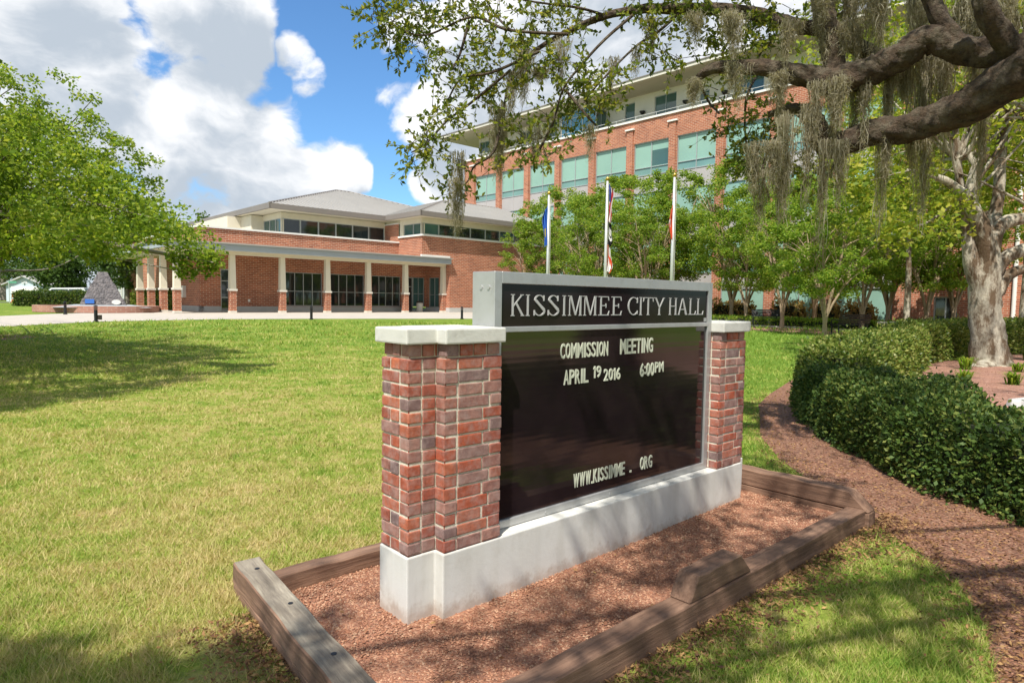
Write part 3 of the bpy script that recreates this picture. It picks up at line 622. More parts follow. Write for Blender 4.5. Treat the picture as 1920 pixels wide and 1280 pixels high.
def build_sign():
    t = thing('monument_sign', 'brick pillared city hall sign with black message board on a white plinth', 'sign', (S0[0], S0[1], 0), SA)
    zp = .318
    pl = MB()
    # stepped plan: narrow end blocks set back from the long middle
    plan = [(0, 0), (.152, 0), (.152, -.070), (2.893, -.070), (2.893, 0), (3.035, 0), (3.035, .245), (2.893, .245), (2.893, .28), (.152, .28), (.152, .245), (0, .245)]
    pl.prism(plan, -.15, zp); p = pl.build('plinth', M['plinth'], t, .007, seg=2)
    for side in (0, 1):
        rng = np.random.RandomState(11 + side); mb = MB(); z0 = zp + .002; ch = .0608; nC = 15; zt = z0 + ch * nC
        if side == 0: mx0, mx1, ex0, ex1, sk = .156, .500, .006, .156, 'r'
        else: mx0, mx1, ex0, ex1, sk = 2.545, 2.888, 2.888, 3.028, 'l'
        bricks_rect(mb, mx0, mx1, -.066, .274, z0, nC, ch, rng)
        bricks_rect(mb, ex0, ex1, .006, .238, z0, nC, ch, rng, sk)
        # header course under the cap, a little recessed
        for (xa, xb, ya, yb) in ((mx0 + .006, mx1 - .006, -.060, .268), (ex0 + .006, ex1 - .006 * (side == 1), .012, .232)):
            def hd(a, b):
                n = max(1, round((b - a) / .078)); return [(a + (b - a) * i / n + .005, a + (b - a) * (i + 1) / n - .005) for i in range(n)]
            for a, b in hd(xa, xb):
                for y in (ya, yb - .07): mb.box(a, b, y + rng.normal(0, .0012), y + .07, zt + .006, zt + .060, 0)
            for a, b in hd(ya + .075, yb - .075):
                for x in (xa, xb - .07): mb.box(x, x + .07, a, b, zt + .006, zt + .060, 0)
        i = .0055
        mb.prism([(mx0 + i, -.066 + i), (mx1 - i, -.066 + i), (mx1 - i, .274 - i), (mx0 + i, .274 - i)], z0 - .001, zt - .004, 1); mb.prism([(mx0 + .016, -.050), (mx1 - .016, -.050), (mx1 - .016, .258), (mx0 + .016, .258)], zt - .004, zt + .066, 1)
        a, b = (ex0 + i, mx0 + i + .004) if side == 0 else (mx1 - i - .004, ex1 - i)
        mb.prism([(a, .006 + i), (b, .006 + i), (b, .238 - i), (a, .238 - i)], z0 - .001, zt - .004, 1); c, d = (ex0 + .016, mx0 + .02) if side == 0 else (mx1 - .02, ex1 - .016); mb.prism([(c, .022), (d, .022), (d, .222), (c, .222)], zt - .004, zt + .066, 1)
        br = mb.build('brick_pillar', [M['brick'], M['mortar']], t, .0045, seg=2)
        o = .024; cp_ = MB(); zc = zt + .064
        if side == 0: P = [(ex0 - o, .006 - o), (mx0 - o + .012, .006 - o), (mx0 - o + .012, -.066 - o), (mx1 + .006, -.066 - o), (mx1 + .006, .274 + o), (mx0 - o + .012, .274 + o), (mx0 - o + .012, .238 + o), (ex0 - o, .238 + o)]
        else: P = [(mx0 - .006, -.066 - o), (mx1 + o - .012, -.066 - o), (mx1 + o - .012, .006 - o), (ex1 + o, .006 - o), (ex1 + o, .238 + o), (mx1 + o - .012, .238 + o), (mx1 + o - .012, .274 + o), (mx0 - .006, .274 + o)]
        cp_.prism(P, zc, zc + .072); cp_.build('pillar_cap', M['cap'], br, .008, seg=2)
    # aluminium cabinet
    x0, x1, yf, yb, za, zb = .512, 2.538, .010, .188, .321, 1.645
    fr = MB(); b = .05
    fr.box(x0, x0 + b, yf, yb, za, zb); fr.box(x1 - b, x1, yf, yb, za, zb); fr.box(x0 + b, x1 - b, yf, yb, zb - .06, zb); fr.box(x0 + b, x1 - b, yf, yb, za, za + .042)
    fr.box(x0 + b, x1 - b, yf, .12, 1.338, 1.366); fr.box(x0 + b, x1 - b, .12, yb - .002, za + .042, zb - .06)
    cab = fr.build('sign_cabinet', M['alu'], t, .0025)
    for y in (.055, .115): MB().tube([(x0 - .006, y, 1.565), (x0 + .002, y, 1.565)], [.011, .012], 10).build('bolt_head', M['alu'], cab)
    for x in (.9, 1.45, 2.0): MB().tube([(x, yf - .005, za + .02), (x, yf + .002, za + .02)], [.006, .007], 8).build('bolt_head', M['alu'], cab)
    hp = MB().box(x0 + b, x1 - b, yf + .012, .06, 1.366, zb - .06).build('header_panel', M['panel'], t)
    K = [('K', .623, .726), ('I', .723, .777), ('S', .786, .882), ('S', .891, .990), ('I', .998, 1.055), ('M', 1.052, 1.181), ('M', 1.178, 1.309), ('E', 1.311, 1.420), ('E', 1.429, 1.537),
         ('C', 1.587, 1.700), ('I', 1.698, 1.745), ('T', 1.743, 1.855), ('Y', 1.849, 1.988), ('H', 2.013, 2.127), ('A', 2.117, 2.250), ('L', 2.252, 2.349), ('L', 2.347, 2.443)]
    for w in (K[:9], K[9:13], K[13:]): flat_letters('lettering', [(c, a, d, 1.420, .112) for c, a, d in w], yf + .012, M['letter'], hp)
    MB().box(2.452, 2.478, yf + .006, yf + .013, 1.372, 1.398).build('lock_plate', M['alu'], hp)
    mp = MB().box(x0 + b, x1 - b, yf + .014, .06, za + .042, 1.338).build('message_panel', M['msgpanel'], t)
    y = yf + .014
    for w in [('COMMISSION', 1.003, 1.418, 1.180, .086, .012), ('MEETING', 1.527, 1.866, 1.182, .094, .012), ('APRIL', 1.035, 1.247, 1.032, .084, .014), ('19', 1.284, 1.360, 1.054, .070, .014), ('2016', 1.380, 1.541, 1.030, .072, .012), ('6:00', 1.733, 1.886, 1.030, .085, .012), ('PM', 1.890, 1.990, 1.048, .068, .012),
              ('WWW.KISSIMME', 1.133, 1.608, .428, .082, .012), ('.', 1.650, 1.678, .432, .09, 0), ('ORG', 1.760, 1.892, .429, .082, .014)]: sans_line('message_word', [w], y, M['msgletter'], mp)
build_sign()

def timber(name, label, s0, s1, n0, n1, z0, z1, mats=None, ends=(0, 0), skew=0.):
    """A planter timber along x of its own frame."""
    L_ = s1 - s0; w = n1 - n0; cx, cy = sgn(s0, (n0 + n1) / 2)
    t = thing(name, label, 'timber', (cx, cy, 0), SA + skew, 'timbers edging the sign planter')
    return t, L_, w
def planter_timbers():
    G_ = 'timbers edging the sign planter'
    def beam(label, p, q, w, z0, z1, c0=0., c1=0., top=False, seam=None):
        p, q = np.array(sgn(*p)), np.array(sgn(*q)); d = q - p; L_ = np.linalg.norm(d); mb = MB(); rng = np.random.RandomState(int(L_ * 1000))
        if seam is not None: mb.box(0, L_, -w / 2 + .004, w / 2 - .002, z0, seam - .004); zz = seam
        else: zz = z0
        # bowed, slightly worn length
        n = max(2, int(L_ / .12)); X = np.linspace(0, L_, n + 1); V = []
        for i, x in enumerate(X):
            k = rng.normal(0, .0022, 4)
            xa = x
            for (yy, z_) in ((-w / 2, zz), (w / 2, zz), (w / 2, z1), (-w / 2, z1)):
                xx = xa
                if z_ == z1 and i == 0: xx = c0
                if z_ == z1 and i == n: xx = L_ - c1
                if z_ == z1 and 0 < i < n: xx = min(max(xa, c0 + .01), L_ - c1 - .01)
                V.append((xx, yy + k[0], z_ + k[1] * (z_ == z1)))
        F = [(3, 2, 1, 0), (4 * n, 4 * n + 1, 4 * n + 2, 4 * n + 3)]
        M_ = [0, 0]; mb.add(V, F, 0)
        base = len(mb.v) - len(V)
        for i in range(n):
            for j in range(4):
                a = base + i * 4 + j; b = base + i * 4 + (j + 1) % 4
                mb.f.append([a, b, b + 4, a + 4]); mb.m.append(1 if (top and j == 2) else 0)
        o = mb.build('landscape_timber', [M['timber_red'], M['timber_grey']], None, .006)
        o.location = (p[0], p[1], 0); o.rotation_euler = (0, 0, math.atan2(d[1], d[0])); tag(o, label, 'timber', G_); return o
    lt = beam('grey topped weathered timber with spike heads at the left end of the planter', (-.415, -.87), (-.56, 1.05), .135, -.06, .155, .01, .0, True, .045)
    rng = np.random.RandomState(77)
    for x, y in ((.16, .01), (.62, .02), (1.12, .015), (1.55, -.01)): MB().lathe(x, y, [(.012, .150), (.012, .1572), (.002, .1574)], 8).build('spike_head', M['lamp_dark'], lt)
    beam('low brown timber along the lawn side behind the sign', (-.335, -.72), (3.06, -.72), .10, -.06, .098)
    beam('long brown front timber of the planter with a chamfered block on top', (-.55, .815), (3.20, .815), .118, -.06, .122, top=False)
    beam('two layer brown timber with chamfered end at the right side of the planter', (3.125, -.76), (3.125, .90), .13, -.06, .225, 0., .13, False, .105)
    beam('short chamfered block of brown timber on the front timber', (.955, .812), (1.53, .812), .112, .125, .238, .075, .11)
planter_timbers()

# ------------------------------------------------------------------ low civic building
O1 = (-19.54, 45.0, g(45))
def window(par, mb_axis, u0, u1, z0, z1, at_, out, cols, rows, fr=.07, dep=.1, gm='darkglass', fm='winframe', name='window'):
    """Framed window in plane axis=at_ facing direction out (-1/+1); cols fractions, rows fractions; glass is a sub-part."""
    f = MB(); gl = MB()
    def bx(mb, a, b, c, d, e0, e1):
        lo, hi = sorted((at_ + out * e0, at_ + out * e1))
        if mb_axis == 'y': mb.box(a, b, lo, hi, c, d)
        else: mb.box(lo, hi, a, b, c, d)
    bx(f, u0, u0 + fr, z0, z1, -dep, 0); bx(f, u1 - fr, u1, z0, z1, -dep, 0); bx(f, u0 + fr, u1 - fr, z1 - fr, z1, -dep, 0); bx(f, u0 + fr, u1 - fr, z0, z0 + fr, -dep, 0)
    for c in cols: x = u0 + (u1 - u0) * c; bx(f, x - fr * .4, x + fr * .4, z0 + fr, z1 - fr, -dep, -.006)
    for r in rows: z = z0 + (z1 - z0) * r; bx(f, u0 + fr, u1 - fr, z - fr * .35, z + fr * .35, -dep, -.012)
    w = f.build(name, M[fm], par)
    bx(gl, u0 + fr * .5, u1 - fr * .5, z0 + fr * .5, z1 - fr * .5, -dep + .02, -dep + .05)
    gl.build('glass_pane', M[gm], w); return w
def wall_open(mb, axis, u0, u1, z0, z1, at_, out, holes, depth=.25, m=0):
    us = sorted({u0, u1} | {h[0] for h in holes} | {h[1] for h in holes}); zs = sorted({z0, z1} | {h[2] for h in holes} | {h[3] for h in holes})
    def P(u, z, d=0): return (u, at_ - out * d, z) if axis == 'y' else (at_ - out * d, u, z)
    for i in range(len(us) - 1):
        for j in range(len(zs) - 1):
            cu, cz = (us[i] + us[i + 1]) / 2, (zs[j] + zs[j + 1]) / 2
            if any(h[0] < cu < h[1] and h[2] < cz < h[3] for h in holes): continue
            mb.quad(P(us[i], zs[j]), P(us[i + 1], zs[j]), P(us[i + 1], zs[j + 1]), P(us[i], zs[j + 1]), m)
    for a, b, c, d in holes:
        for p, q in (((a, c), (a, d)), ((b, c), (b, d)), ((a, c), (b, c)), ((a, d), (b, d))): mb.quad(P(*p), P(*q), P(*q, depth), P(*p, depth), m)

def low_building():
    t = thing('civic_building', 'low brick civic building with white columned porch and grey hipped metal roof', 'building', O1, FR)
    B = M['brick_far']; TZ = 6.05
    # brick walls
    wl = MB()
    holes = [(.2, .95, .02, 3.15), (5.05, 8.2, .45, 3.12), (8.85, 12.05, .45, 3.12), (12.75, 15.7, .45, 3.12), (16.35, 18.3, .02, 3.12)]
    wall_open(wl, 'y', -1.27, 18.4, .42, TZ, 2.9, -1, [(a, b, max(c, .42), d) for a, b, c, d in holes])
    wall_open(wl, 'x', 2.9, 24, .42, TZ, -1.27, -1, [])
    # wing: below the porch roof its wall stands forward
    side = [(.9, 2.5, .42, 3.12)]
    wall_open(wl, 'x', -.7, 2.9, .42, 4.62, 18.4, -1, side)
    wall_open(wl, 'y', 18.4, 31.5, .42, 6.5, -.7, -1, [])
    wall_open(wl, 'y', 15.45, 18.4, 4.9, 6.5, -.7, -1, [])
    wall_open(wl, 'x', -.7, 2.9, 4.62, 6.5, 15.45, -1, [])
    wall_open(wl, 'x', 2.9, 5.2, 6.0, 7.75, 15.45, -1, [])
    wl.build('brick_wall', B, t)
    bs = MB(); 
    for a, b in ((-1.30, .2), (.95, 16.35)): bs.box(a, b, 2.86, 3.1, 0, .42)
    bs.box(-1.30, -1.0, 2.86, 24, 0, .42); bs.box(18.36, 31.5, -.74, -.4, 0, .42); bs.box(18.36, 18.7, -.4, 2.86, 0, .42)
    bs.build('base_course', M['plinthgrey'], t)
    cpg = MB(); cpg.box(-1.37, 15.45, 2.8, 3.2, TZ, TZ + .13); cpg.box(-1.37, -.97, 3.2, 24, TZ, TZ + .13)
    cpg.box(15.35, 31.5, -.82, -.5, 6.5, 6.64); cpg.box(15.35, 15.7, -.5, 2.9, 6.5, 6.64); cpg.box(15.38, 18.4, -.76, -.55, 4.64, 4.93); cpg.box(15.38, 15.6, 2.9, 5.2, 7.75, 7.85)
    cpg.build('stone_coping', M['white_trim'], t)
    # flat deck so the interior is closed from above
    MB().box(-1.2, 15.4, 2.95, 23.9, TZ - .4, TZ - .3).build('flat_roof', M['plinthgrey'], t)
    for (a, b, c, d), kind in zip(holes, ('door', 'w', 'w', 'w', 'entry')):
        if kind == 'door':
            window(t, 'y', a, b, c, d, 3.02, -1, [], [.33, .72], .09, .1, 'darkglass', name='glass_door')
        elif kind == 'w': window(t, 'y', a, b, c, d, 3.06, -1, [.27, .5, .74], [.44], .06, .12)
        else:
            window(t, 'y', a, a + .72, c, d, 3.06, -1, [], [.72], .1, .12, 'darkglass', name='glass_door'); window(t, 'y', a + .72, b, .45, d, 3.06, -1, [.5], [.44], .06, .12, 'tealdark')
    for a, b, c, d in side: window(t, 'x', a, b, c, d, 18.5, -1, [.5], [.42], .06, .12, 'tealdark')
    # porch roof slab
    pr = MB(); pr.prism([(-4.6, -1.0), (18.35, -1.0), (18.35, -.7), (18.4, -.7), (18.4, 2.9), (-1.27, 2.9), (-1.27, 13.5), (-4.6, 13.5)], 4.24, 4.66, 0)
    pr.prism([(-4.72, -1.12), (18.45, -1.12), (18.45, -.80), (15.3, -.80), (15.3, 2.8), (-1.4, 2.8), (-1.4, 13.6), (-4.72, 13.6)], 4.664, 4.75, 1)
    pr.build('porch_roof', [M['gutter'], M['roofmetal']], t)
    bm_ = MB(); bm_.box(-4.0, 18.3, -.28, .28, 4.02, 4.236); bm_.box(-3.98, -3.2, .28, 13.2, 4.022, 4.234); bm_.build('porch_beam', M['cream'], t)
    sf = MB().prism([(-4.4, -.85), (18.3, -.85), (18.3, 2.85), (-1.3, 2.85), (-1.3, 13.3), (-4.4, 13.3)], 4.21, 4.238).build('porch_soffit', M['cream'], t)
    # columns: brick pier, stone cap, tapered shaft
    pm = MB(); pm.box(-.215, .215, -.215, .215, .14, 1.52); pier = pm.build('column_pier', B, None)
    def column(x, y, first=[None]):
        if first[0] is None:
            pier.parent = t; pier.location = (x, y, 0); k = MB(); k.box(-.23, .23, -.23, .23, 0, .14); k.build('column_foot', M['trim'], pier)
            k = MB(); k.box(-.27, .27, -.27, .27, 1.52, 1.66); k.build('column_cap', M['trim'], pier)
            k = MB(); q = [(-.205, -.205), (.205, -.205), (.205, .205), (-.205, .205)]; k.prism(q, 1.66, 4.02, 0, [(a * .84, b * .84) for a, b in q]); k.build('column_shaft', M['cream'], pier); first[0] = pier
        else: c = copy_tree(first[0]); c.parent = t; c.location = (x, y, 0)
    for k in range(7): column(-3.56 + 3.56 * k + (.25 if k == 6 else 0) * 1.6 * (k == 6), 0)
    for k in range(1, 4): column(-3.56, 3.15 * k)
    # clerestory
    cl = MB()
    wall_open(cl, 'y', 5.75, 15.45, 5.7, 8.02, 5.2, -1, [(5.8, 15.4, 6.2, 7.55)]); wall_open(cl, 'x', 5.2, 8.9, 5.7, 8.02, 5.75, -1, [(5.25, 8.85, 6.2, 7.55)])
    cl.box(4.75, 8, 8.9, 11.2, 5.7, 8.0); cl.box(3.6, 8, 11.2, 20, 5.7, 8.0)
    wall_open(cl, 'y', 15.45, 31.5, 6.64, 8.05, -.62, -1, [(15.5, 31.4, 6.66, 7.62)]); wall_open(cl, 'x', -.62, 2.9, 6.64, 8.05, 15.55, -1, [(-.57, 2.3, 6.66, 7.62)]); wall_open(cl, 'x', 2.9, 5.2, 7.85, 8.05, 15.55, -1, [])
    cl.build('clerestory_wall', M['cream'], t)
    n = 6; w = (15.4 - 5.8) / n
    for k in range(n): window(t, 'y', 5.8 + w * k, 5.8 + w * (k + 1), 6.2, 7.55, 5.24, -1, [], [], .06, .1, 'darkglass')
    for k in range(3): window(t, 'x', 5.25 + 1.2 * k, 6.45 + 1.2 * k, 6.2, 7.55, 5.8, -1, [], [], .06, .1, 'tealdark')
    n = 9; w = (31.4 - 15.5) / n
    for k in range(n): window(t, 'y', 15.5 + w * k, 15.5 + w * (k + 1), 6.66, 7.62, -.58, -1, [], [], .06, .1, 'tealdark' if k == 0 else 'darkglass')
    for k in range(2): window(t, 'x', -.57 + 1.435 * k, -.57 + 1.435 * (k + 1), 6.66, 7.62, 15.6, -1, [], [], .06, .1, 'tealdark')
    # hipped roofs with standing seams
    def hip(name, x0, x1, y0, y1, ze, slope, rx0, rx1, gable=False):
        yr = y0 + (rx0 - x0); zr = ze + slope * (rx0 - x0); mb = MB()
        a, b, c, d, e, f = (x0, y0, ze), (x1, y0, ze), (x1, y1, ze), (x0, y1, ze), (rx0, yr, zr), (rx1, yr, zr)
        mb.add([a, b, c, d, e, f], [(0, 1, 5, 4), (1, 2, 5), (2, 3, 4, 5), (3, 0, 4)], 0)
        x = x0 + .35
        while x < x1 - .2:                                   # seams on the front slope
            l = min(x - x0, rx0 - x0, (x1 - x) if not gable else 99); 
            if l > .15: mb.add([(x - .02, y0 + .02, ze + .01), (x + .02, y0 + .02, ze + .01), (x + .02, y0 + l, ze + slope * l + .01), (x - .02, y0 + l, ze + slope * l + .01), (x - .02, y0 + .02, ze + .09), (x + .02, y0 + .02, ze + .09), (x + .02, y0 + l, ze + slope * l + .09), (x - .02, y0 + l, ze + slope * l + .09)], [(4, 5, 6, 7), (0, 4, 7, 3), (1, 2, 6, 5), (0, 1, 5, 4)], 0)
            x += .42
        y = y0 + .35
        while y < y1 - .2:                                   # seams on the left slope
            l = min(y - y0, y1 - y, rx0 - x0)
            if l > .15: mb.add([(x0 + .02, y - .02, ze + .01), (x0 + .02, y + .02, ze + .01), (x0 + l, y + .02, ze + slope * l + .01), (x0 + l, y - .02, ze + slope * l + .01), (x0 + .02, y - .02, ze + .09), (x0 + .02, y + .02, ze + .09), (x0 + l, y + .02, ze + slope * l + .09), (x0 + l, y - .02, ze + slope * l + .09)], [(4, 5, 6, 7), (0, 4, 7, 3), (1, 2, 6, 5)], 0)
            y += .42
        for p, q in ((a, e), (e, f)) + (((b, f),) if not gable else ()):
            mb.tube([(p[0], p[1], p[2] + .05), (q[0], q[1], q[2] + .05)], [.07, .07], 6, 1)
        rf = mb.build(name, [M['roofmetal'], M['fascia']], t)
        fs = MB(); fs.box(x0, x1, y0 - .05, y0 + .12, ze - .38, ze + .03); fs.box(x0 - .05, x0 + .12, y0 - .05, y1, ze - .379, ze + .031)
        if not gable: fs.box(x1 - .12, x1 + .05, y0 - .05, y1, ze - .378, ze + .029)
        fs.build('fascia', M['fascia'], rf); MB().box(x0 + .12, x1 - .12, y0 + .12, y1, ze - .385, ze - .33).build('soffit', M['cream'], rf)
    hip('roof', 4.25, 29.7, 3.9, 27.5, 8.44, .318, 16.1, 17.8)
    hip('roof', 14.72, 31.7, -1.5, 17.4, 8.446, .30, 24.1, 31.7, True)
    # small fittings on the porch wall
    MB().box(-1.5, -1.27, 6.0, 6.35, 1.0, 1.9).build('wall_panel', M['white_trim'], t)
    MB().box(2.15, 2.3, 2.82, 2.9, .75, .95).build('hose_tap', M['white_trim'], t)
low_building()

# ------------------------------------------------------------------ tall brick building
def tall_building():
    t = thing('office_building', 'tall four storey red brick office building with teal windows and deep eaves', 'building', (PT[0], PT[1], .03), FR)
    YL = 43.7; YR = -16; TZ = 17.6; PZ = 4.487
    bays = [(14.74 + PZ * k - 3.65, 14.74 + PZ * k) for k in range(-3, 7)]
    wl = MB(); ext = [(a, b, .25, 15.65) for a, b in bays] 
    wall_open(wl, 'x', YR, YL, -.3, TZ, 0, -1, ext + [(-6.05, -4.75, .25, 2.1)], .35)
    wl.quad((0, YL, -.3), (26, YL, -.3), (26, YL, TZ), (0, YL, TZ)); wl.quad((0, YR, -.3), (26, YR, -.3), (26, YR, TZ), (0, YR, TZ))
    for a, b in bays:                                         # raised piers between the bays
        c = b + (PZ - 3.65) / 2; wl.box(-.14, -.003, c - .34, c + .34, 0, 16.9)
    c = bays[0][0] - .42; wl.box(-.14, -.003, c - .34, c + .34, 0, 16.9)
    wl.build('brick_wall', M['brick_far'], t)
    tr = MB(); tr.box(-.12, .35, YR, YL + .1, TZ, TZ + .17)
    for a, b in bays: c = b + (PZ - 3.65) / 2; tr.box(-.24, -.003, c - .48, c + .48, 16.9, 17.03)
    tr.build('stone_coping', M['white_trim'], t)
    MB().box(-.10, .2, YR, YL, 0, .24).build('base_course', M['plinthgrey'], t)
    rows = [(12.72, 15.65), (8.33, 11.25), (3.94, 6.86), (.30, 2.72)]
    rng = random.Random(3)
    for a, b in bays:
        for i, (z0, z1) in enumerate(rows):
            w = window(t, 'x', a, b, z0, z1, .10, -1, [.5], [.24] if i < 3 else [], .075, .14, 'teal')
            if i < 3: 
                MB().box(.181, .189, a + .06, b - .06, z0 + .06, z0 + (z1 - z0) * .22).build('lower_pane', M['teallow'], w)
                if rng.random() < .3: MB().box(.176, .186, a + .1, (a + b) / 2 - .05, z0 + .8, z0 + 1.5 + rng.random()).build('open_blind_gap', M['tealdark'], w)
        for z0, z1 in ((11.25, 12.72), (6.86, 8.33), (2.72, 3.94)): MB().box(.14, .30, a, b, z0, z1).box(.11, .14, (a + b) / 2 - .04, (a + b) / 2 + .04, z0, z1).build('spandrel_panel', M['spandrel'], t)
    window(t, 'x', -6.05, -4.75, .25, 2.1, .12, -1, [.5], [], .08, .14, 'darkglass')
    # penthouse set back behind the coping, glazed bay, broad eave
    ph = MB(); holes = [(43.1, 45, 18.85, 20.15), (38.7, 40.2, 18.7, 20.2), (34.5, 36.4, 18.6, 20.1), (30.7, 31.9, 18.5, 20.3), (20.75, 21.9, 18.55, 20.15), (16.25, 18.55, 18.35, 20.15), (13.0, 13.9, 18.35, 19.6), (8.2, 10.4, 18.35, 20.1)]
    holes = [(a - (1.6 if a > 42 else 0), b - (1.6 if a > 42 else 0), c, d) for a, b, c, d in holes]
    wall_open(ph, 'x', YR, 43.5, TZ, 21.2, 2.0, -1, holes); ph.quad((2, 43.5, TZ), (24, 43.5, TZ), (24, 43.5, 21.2), (2, 43.5, 21.2)); pw = ph.build('penthouse_wall', M['penthouse'], t)
    for a, b, c, d in holes: window(t, 'x', a, b, c, d, 2.08, -1, [.5] if b - a > 1.6 else [], [], .07, .1, 'tealdark')
    window(t, 'x', 24.0, 28.75, TZ + .17, 20.2, .3, -1, [.18, .36, .68, .84], [.72], .08, .12, 'blueglass')
    MB().box(.36, 2.0, 28.5, 28.72, TZ + .17, 20.4).box(.36, 2.0, 24.03, 24.2, 20.0, 20.4).box(.1, 2.0, 23.95, 28.8, 20.2, 20.6).build('bay_frame', M['penthouse'], t)
    window(t, 'y', .4, 2.0, TZ + .17, 20.0, 24.1, -1, [.5], [], .07, .1, 'tealdark')
    ev = MB(); ev.box(-1.3, 26, YR - 1, 47.2, 20.62, 20.86, 1); ev.box(-1.36, 26, YR - 1.06, 47.26, 20.864, 20.95, 2); ev.box(-1.22, 26, YR - .9, 47.1, 20.58, 20.618, 0); ev.add([(-1.35, YR - 1, 20.954), (-1.35, 47.25, 20.954), (9, 40, 23.5), (9, YR + 5, 23.5)], [(0, 1, 2, 3)], 2)
    ev.build('eave_roof', [mat('eave soffit', (.46, .40, .31), .8, .04, 1), M['trim'], M['fascia']], t)
    rl = MB(); rl.tube([(.1, YR, 18.1), (.1, YL, 18.1)], [.025, .025], 5)
    y = YR
    while y < YL: rl.cyl(.1, y, TZ + .17, 18.1, .02, seg=5); y += 2.2
    rl.build('roof_rail', M['pole'], t)
    for y in (37.7, 33.0, 19.74, 15.2, 11.5):
        k = MB(); k.lathe(1.8, y, [(.05, 18.75), (.2, 18.86), (.28, 19.05), (.05, 19.06)], 10); k.build('wall_light', M['lamp_dark'], t)
    MB().cyl(-.12, -8.9, .2, 16.9, .11).build('drainpipe', M['white_trim'], t)
tall_building()

# ------------------------------------------------------------------ trees
def blob_list(n, fn, rng, r, leaves):
    return [(fn(rng), r * (.7 + .6 * rng.rand()), int(leaves * (.6 + .8 * rng.rand()))) for _ in range(n)]
def make_myrtle(seed, h=1.0):
    """Vase shaped crape myrtle of unit-ish height 9 m."""
    rng = np.random.RandomState(seed); H = 9.; paths = []; blobs = []
    ns = 6
    for k in range(ns):
        a = k * 6.283 / ns + rng.rand() * .6; sp_ = .9 + .9 * rng.rand(); top = H * (.62 + .2 * rng.rand())
        P = [(.07 * math.cos(a), .07 * math.sin(a), -.05), (.075 * math.cos(a), .075 * math.sin(a), 1.2), ((.3 + .35 * sp_) * math.cos(a), (.3 + .35 * sp_) * math.sin(a), top * .55), ((.2 + sp_) * math.cos(a), (.2 + sp_) * math.sin(a), top)]
        paths.append((P, [.075, .07, .05, .015]))
        for j in range(14):
            t = .25 + .6 * rng.rand(); b = np.array(P[1]) * (1 - t) + np.array(P[3]) * t; e = b + np.array([math.cos(a + rng.normal(0, .9)) * (.5 + rng.rand()), math.sin(a + rng.normal(0, .9)) * (.5 + rng.rand()), .6 + 1.2 * rng.rand()])
            paths.append(([b, (b + e) / 2 + (0, 0, .1), e], [.03, .018, .006]))
    for _ in range(150):
        z = H * (.27 + .71 * rng.rand()); tz = (z / H - .27) / .71
        rad = (1.55 + 1.7 * math.sin(min(1, tz * 1.15) * math.pi * .62)) * (1 - max(0, tz - .7) * 2.3); a = rng.rand() * 6.283; q = rad * rng.rand() ** .45
        blobs.append(((q * math.cos(a), q * math.sin(a), z), .42 * (.6 + .7 * rng.rand()), int(150 * (.5 + rng.rand()))))
    return paths, blobs, rng
MY = []
for s in (21, 22, 23):
    p, b, r = make_myrtle(s); tr_ = branches('trunk', p, M['bark_myrtle'], None, 6, 3, .06, s); cr_ = crown_blobs('crown', b, .125, M['leaf_myrtle'], None, r, .32); MY.append((tr_, cr_))
spots = [(1.6, 58, 8.2, 'leftmost crape myrtle beside the low brick wing, low rounded crown'), (4.4, 56.5, 11.0, 'crape myrtle with tall crown behind the left flagpole'), (5.6, 47, 9.0, 'crape myrtle rising behind the sign between left and middle flagpoles'),
         (8.2, 52, 11.2, 'tall crape myrtle behind the middle flagpole'), (9.3, 44.5, 8.6, 'shorter crape myrtle between middle and right flagpoles'), (11.6, 47.5, 10.8, 'crape myrtle behind the right flagpole'),
         (14.6, 43, 10.6, 'crape myrtle just right of the right flagpole, crown against the brick'), (14.3, 39.5, 8.4, 'crape myrtle with forked tan trunk above the right sign pillar'), (13.9, 33.2, 7.6, 'crape myrtle with slim trunk in the ground cover right of the sign'),
         (19.6, 41.8, 9.6, 'crape myrtle close to the teal ground floor windows'), (13.2, 27.2, 6.6, 'nearest crape myrtle with pale trunk standing in the red mulch by the lawn'), (17.9, 33.0, 7.8, 'crape myrtle with spreading limbs behind the dark bench'),
         (21.9, 37.6, 9.0, 'crape myrtle in front of the teal window above the concrete bench'), (22.6, 35.2, 8.4, 'crape myrtle with several thin pale stems right of the concrete bench'), (24.9, 36.4, 9.4, 'crape myrtle before the dark ground floor window left of the mottled trunk')]
for i, (x, y, h, lab) in enumerate(spots):
    t = thing('crape_myrtle', lab, 'tree', (x, y, g(y)), i * 1.3, 'crape myrtles in a row before the tall building'); s = h / 9.; t.scale = (s * (1.15 if h < 9 else 1.1), s * (1.15 if h < 9 else 1.1), s)
    a, b = MY[i % 3]
    if i < 3: a.parent = t; b.parent = t
    else:
        for q in (a, b): c = q.copy(); C.objects.link(c); c.parent = t

def px_blobs(poly, n, Yr, r, leaves, rng, ylin=None):
    P = np.array(poly, float); lo, hi = P.min(0), P.max(0); out = []
    while len(out) < n:
        q = lo + (hi - lo) * rng.rand(2)
        if inside(q[None], poly)[0]:
            Y = Yr[0] + (Yr[1] - Yr[0]) * rng.rand() if ylin is None else ylin(q, rng)
            out.append((spot(q[0], q[1], Y), r * (.6 + .8 * rng.rand()) , int(leaves * (.5 + rng.rand()))))
    return out
def limbs_to(blobs, start, rng, every=2, r0=.07, dip=.0):
    ps = []
    for c, r, n in blobs[::every]:
        c = np.array(c); s = np.array(start[rng.randint(len(start))]); mid = s * .45 + c * .55 + rng.normal(0, .25, 3) + (0, 0, .35 - dip)
        ps.append(([s, s * .75 + mid * .25 + rng.normal(0, .1, 3), mid, c], [r0, r0 * .7, r0 * .4, .008]))
    return ps

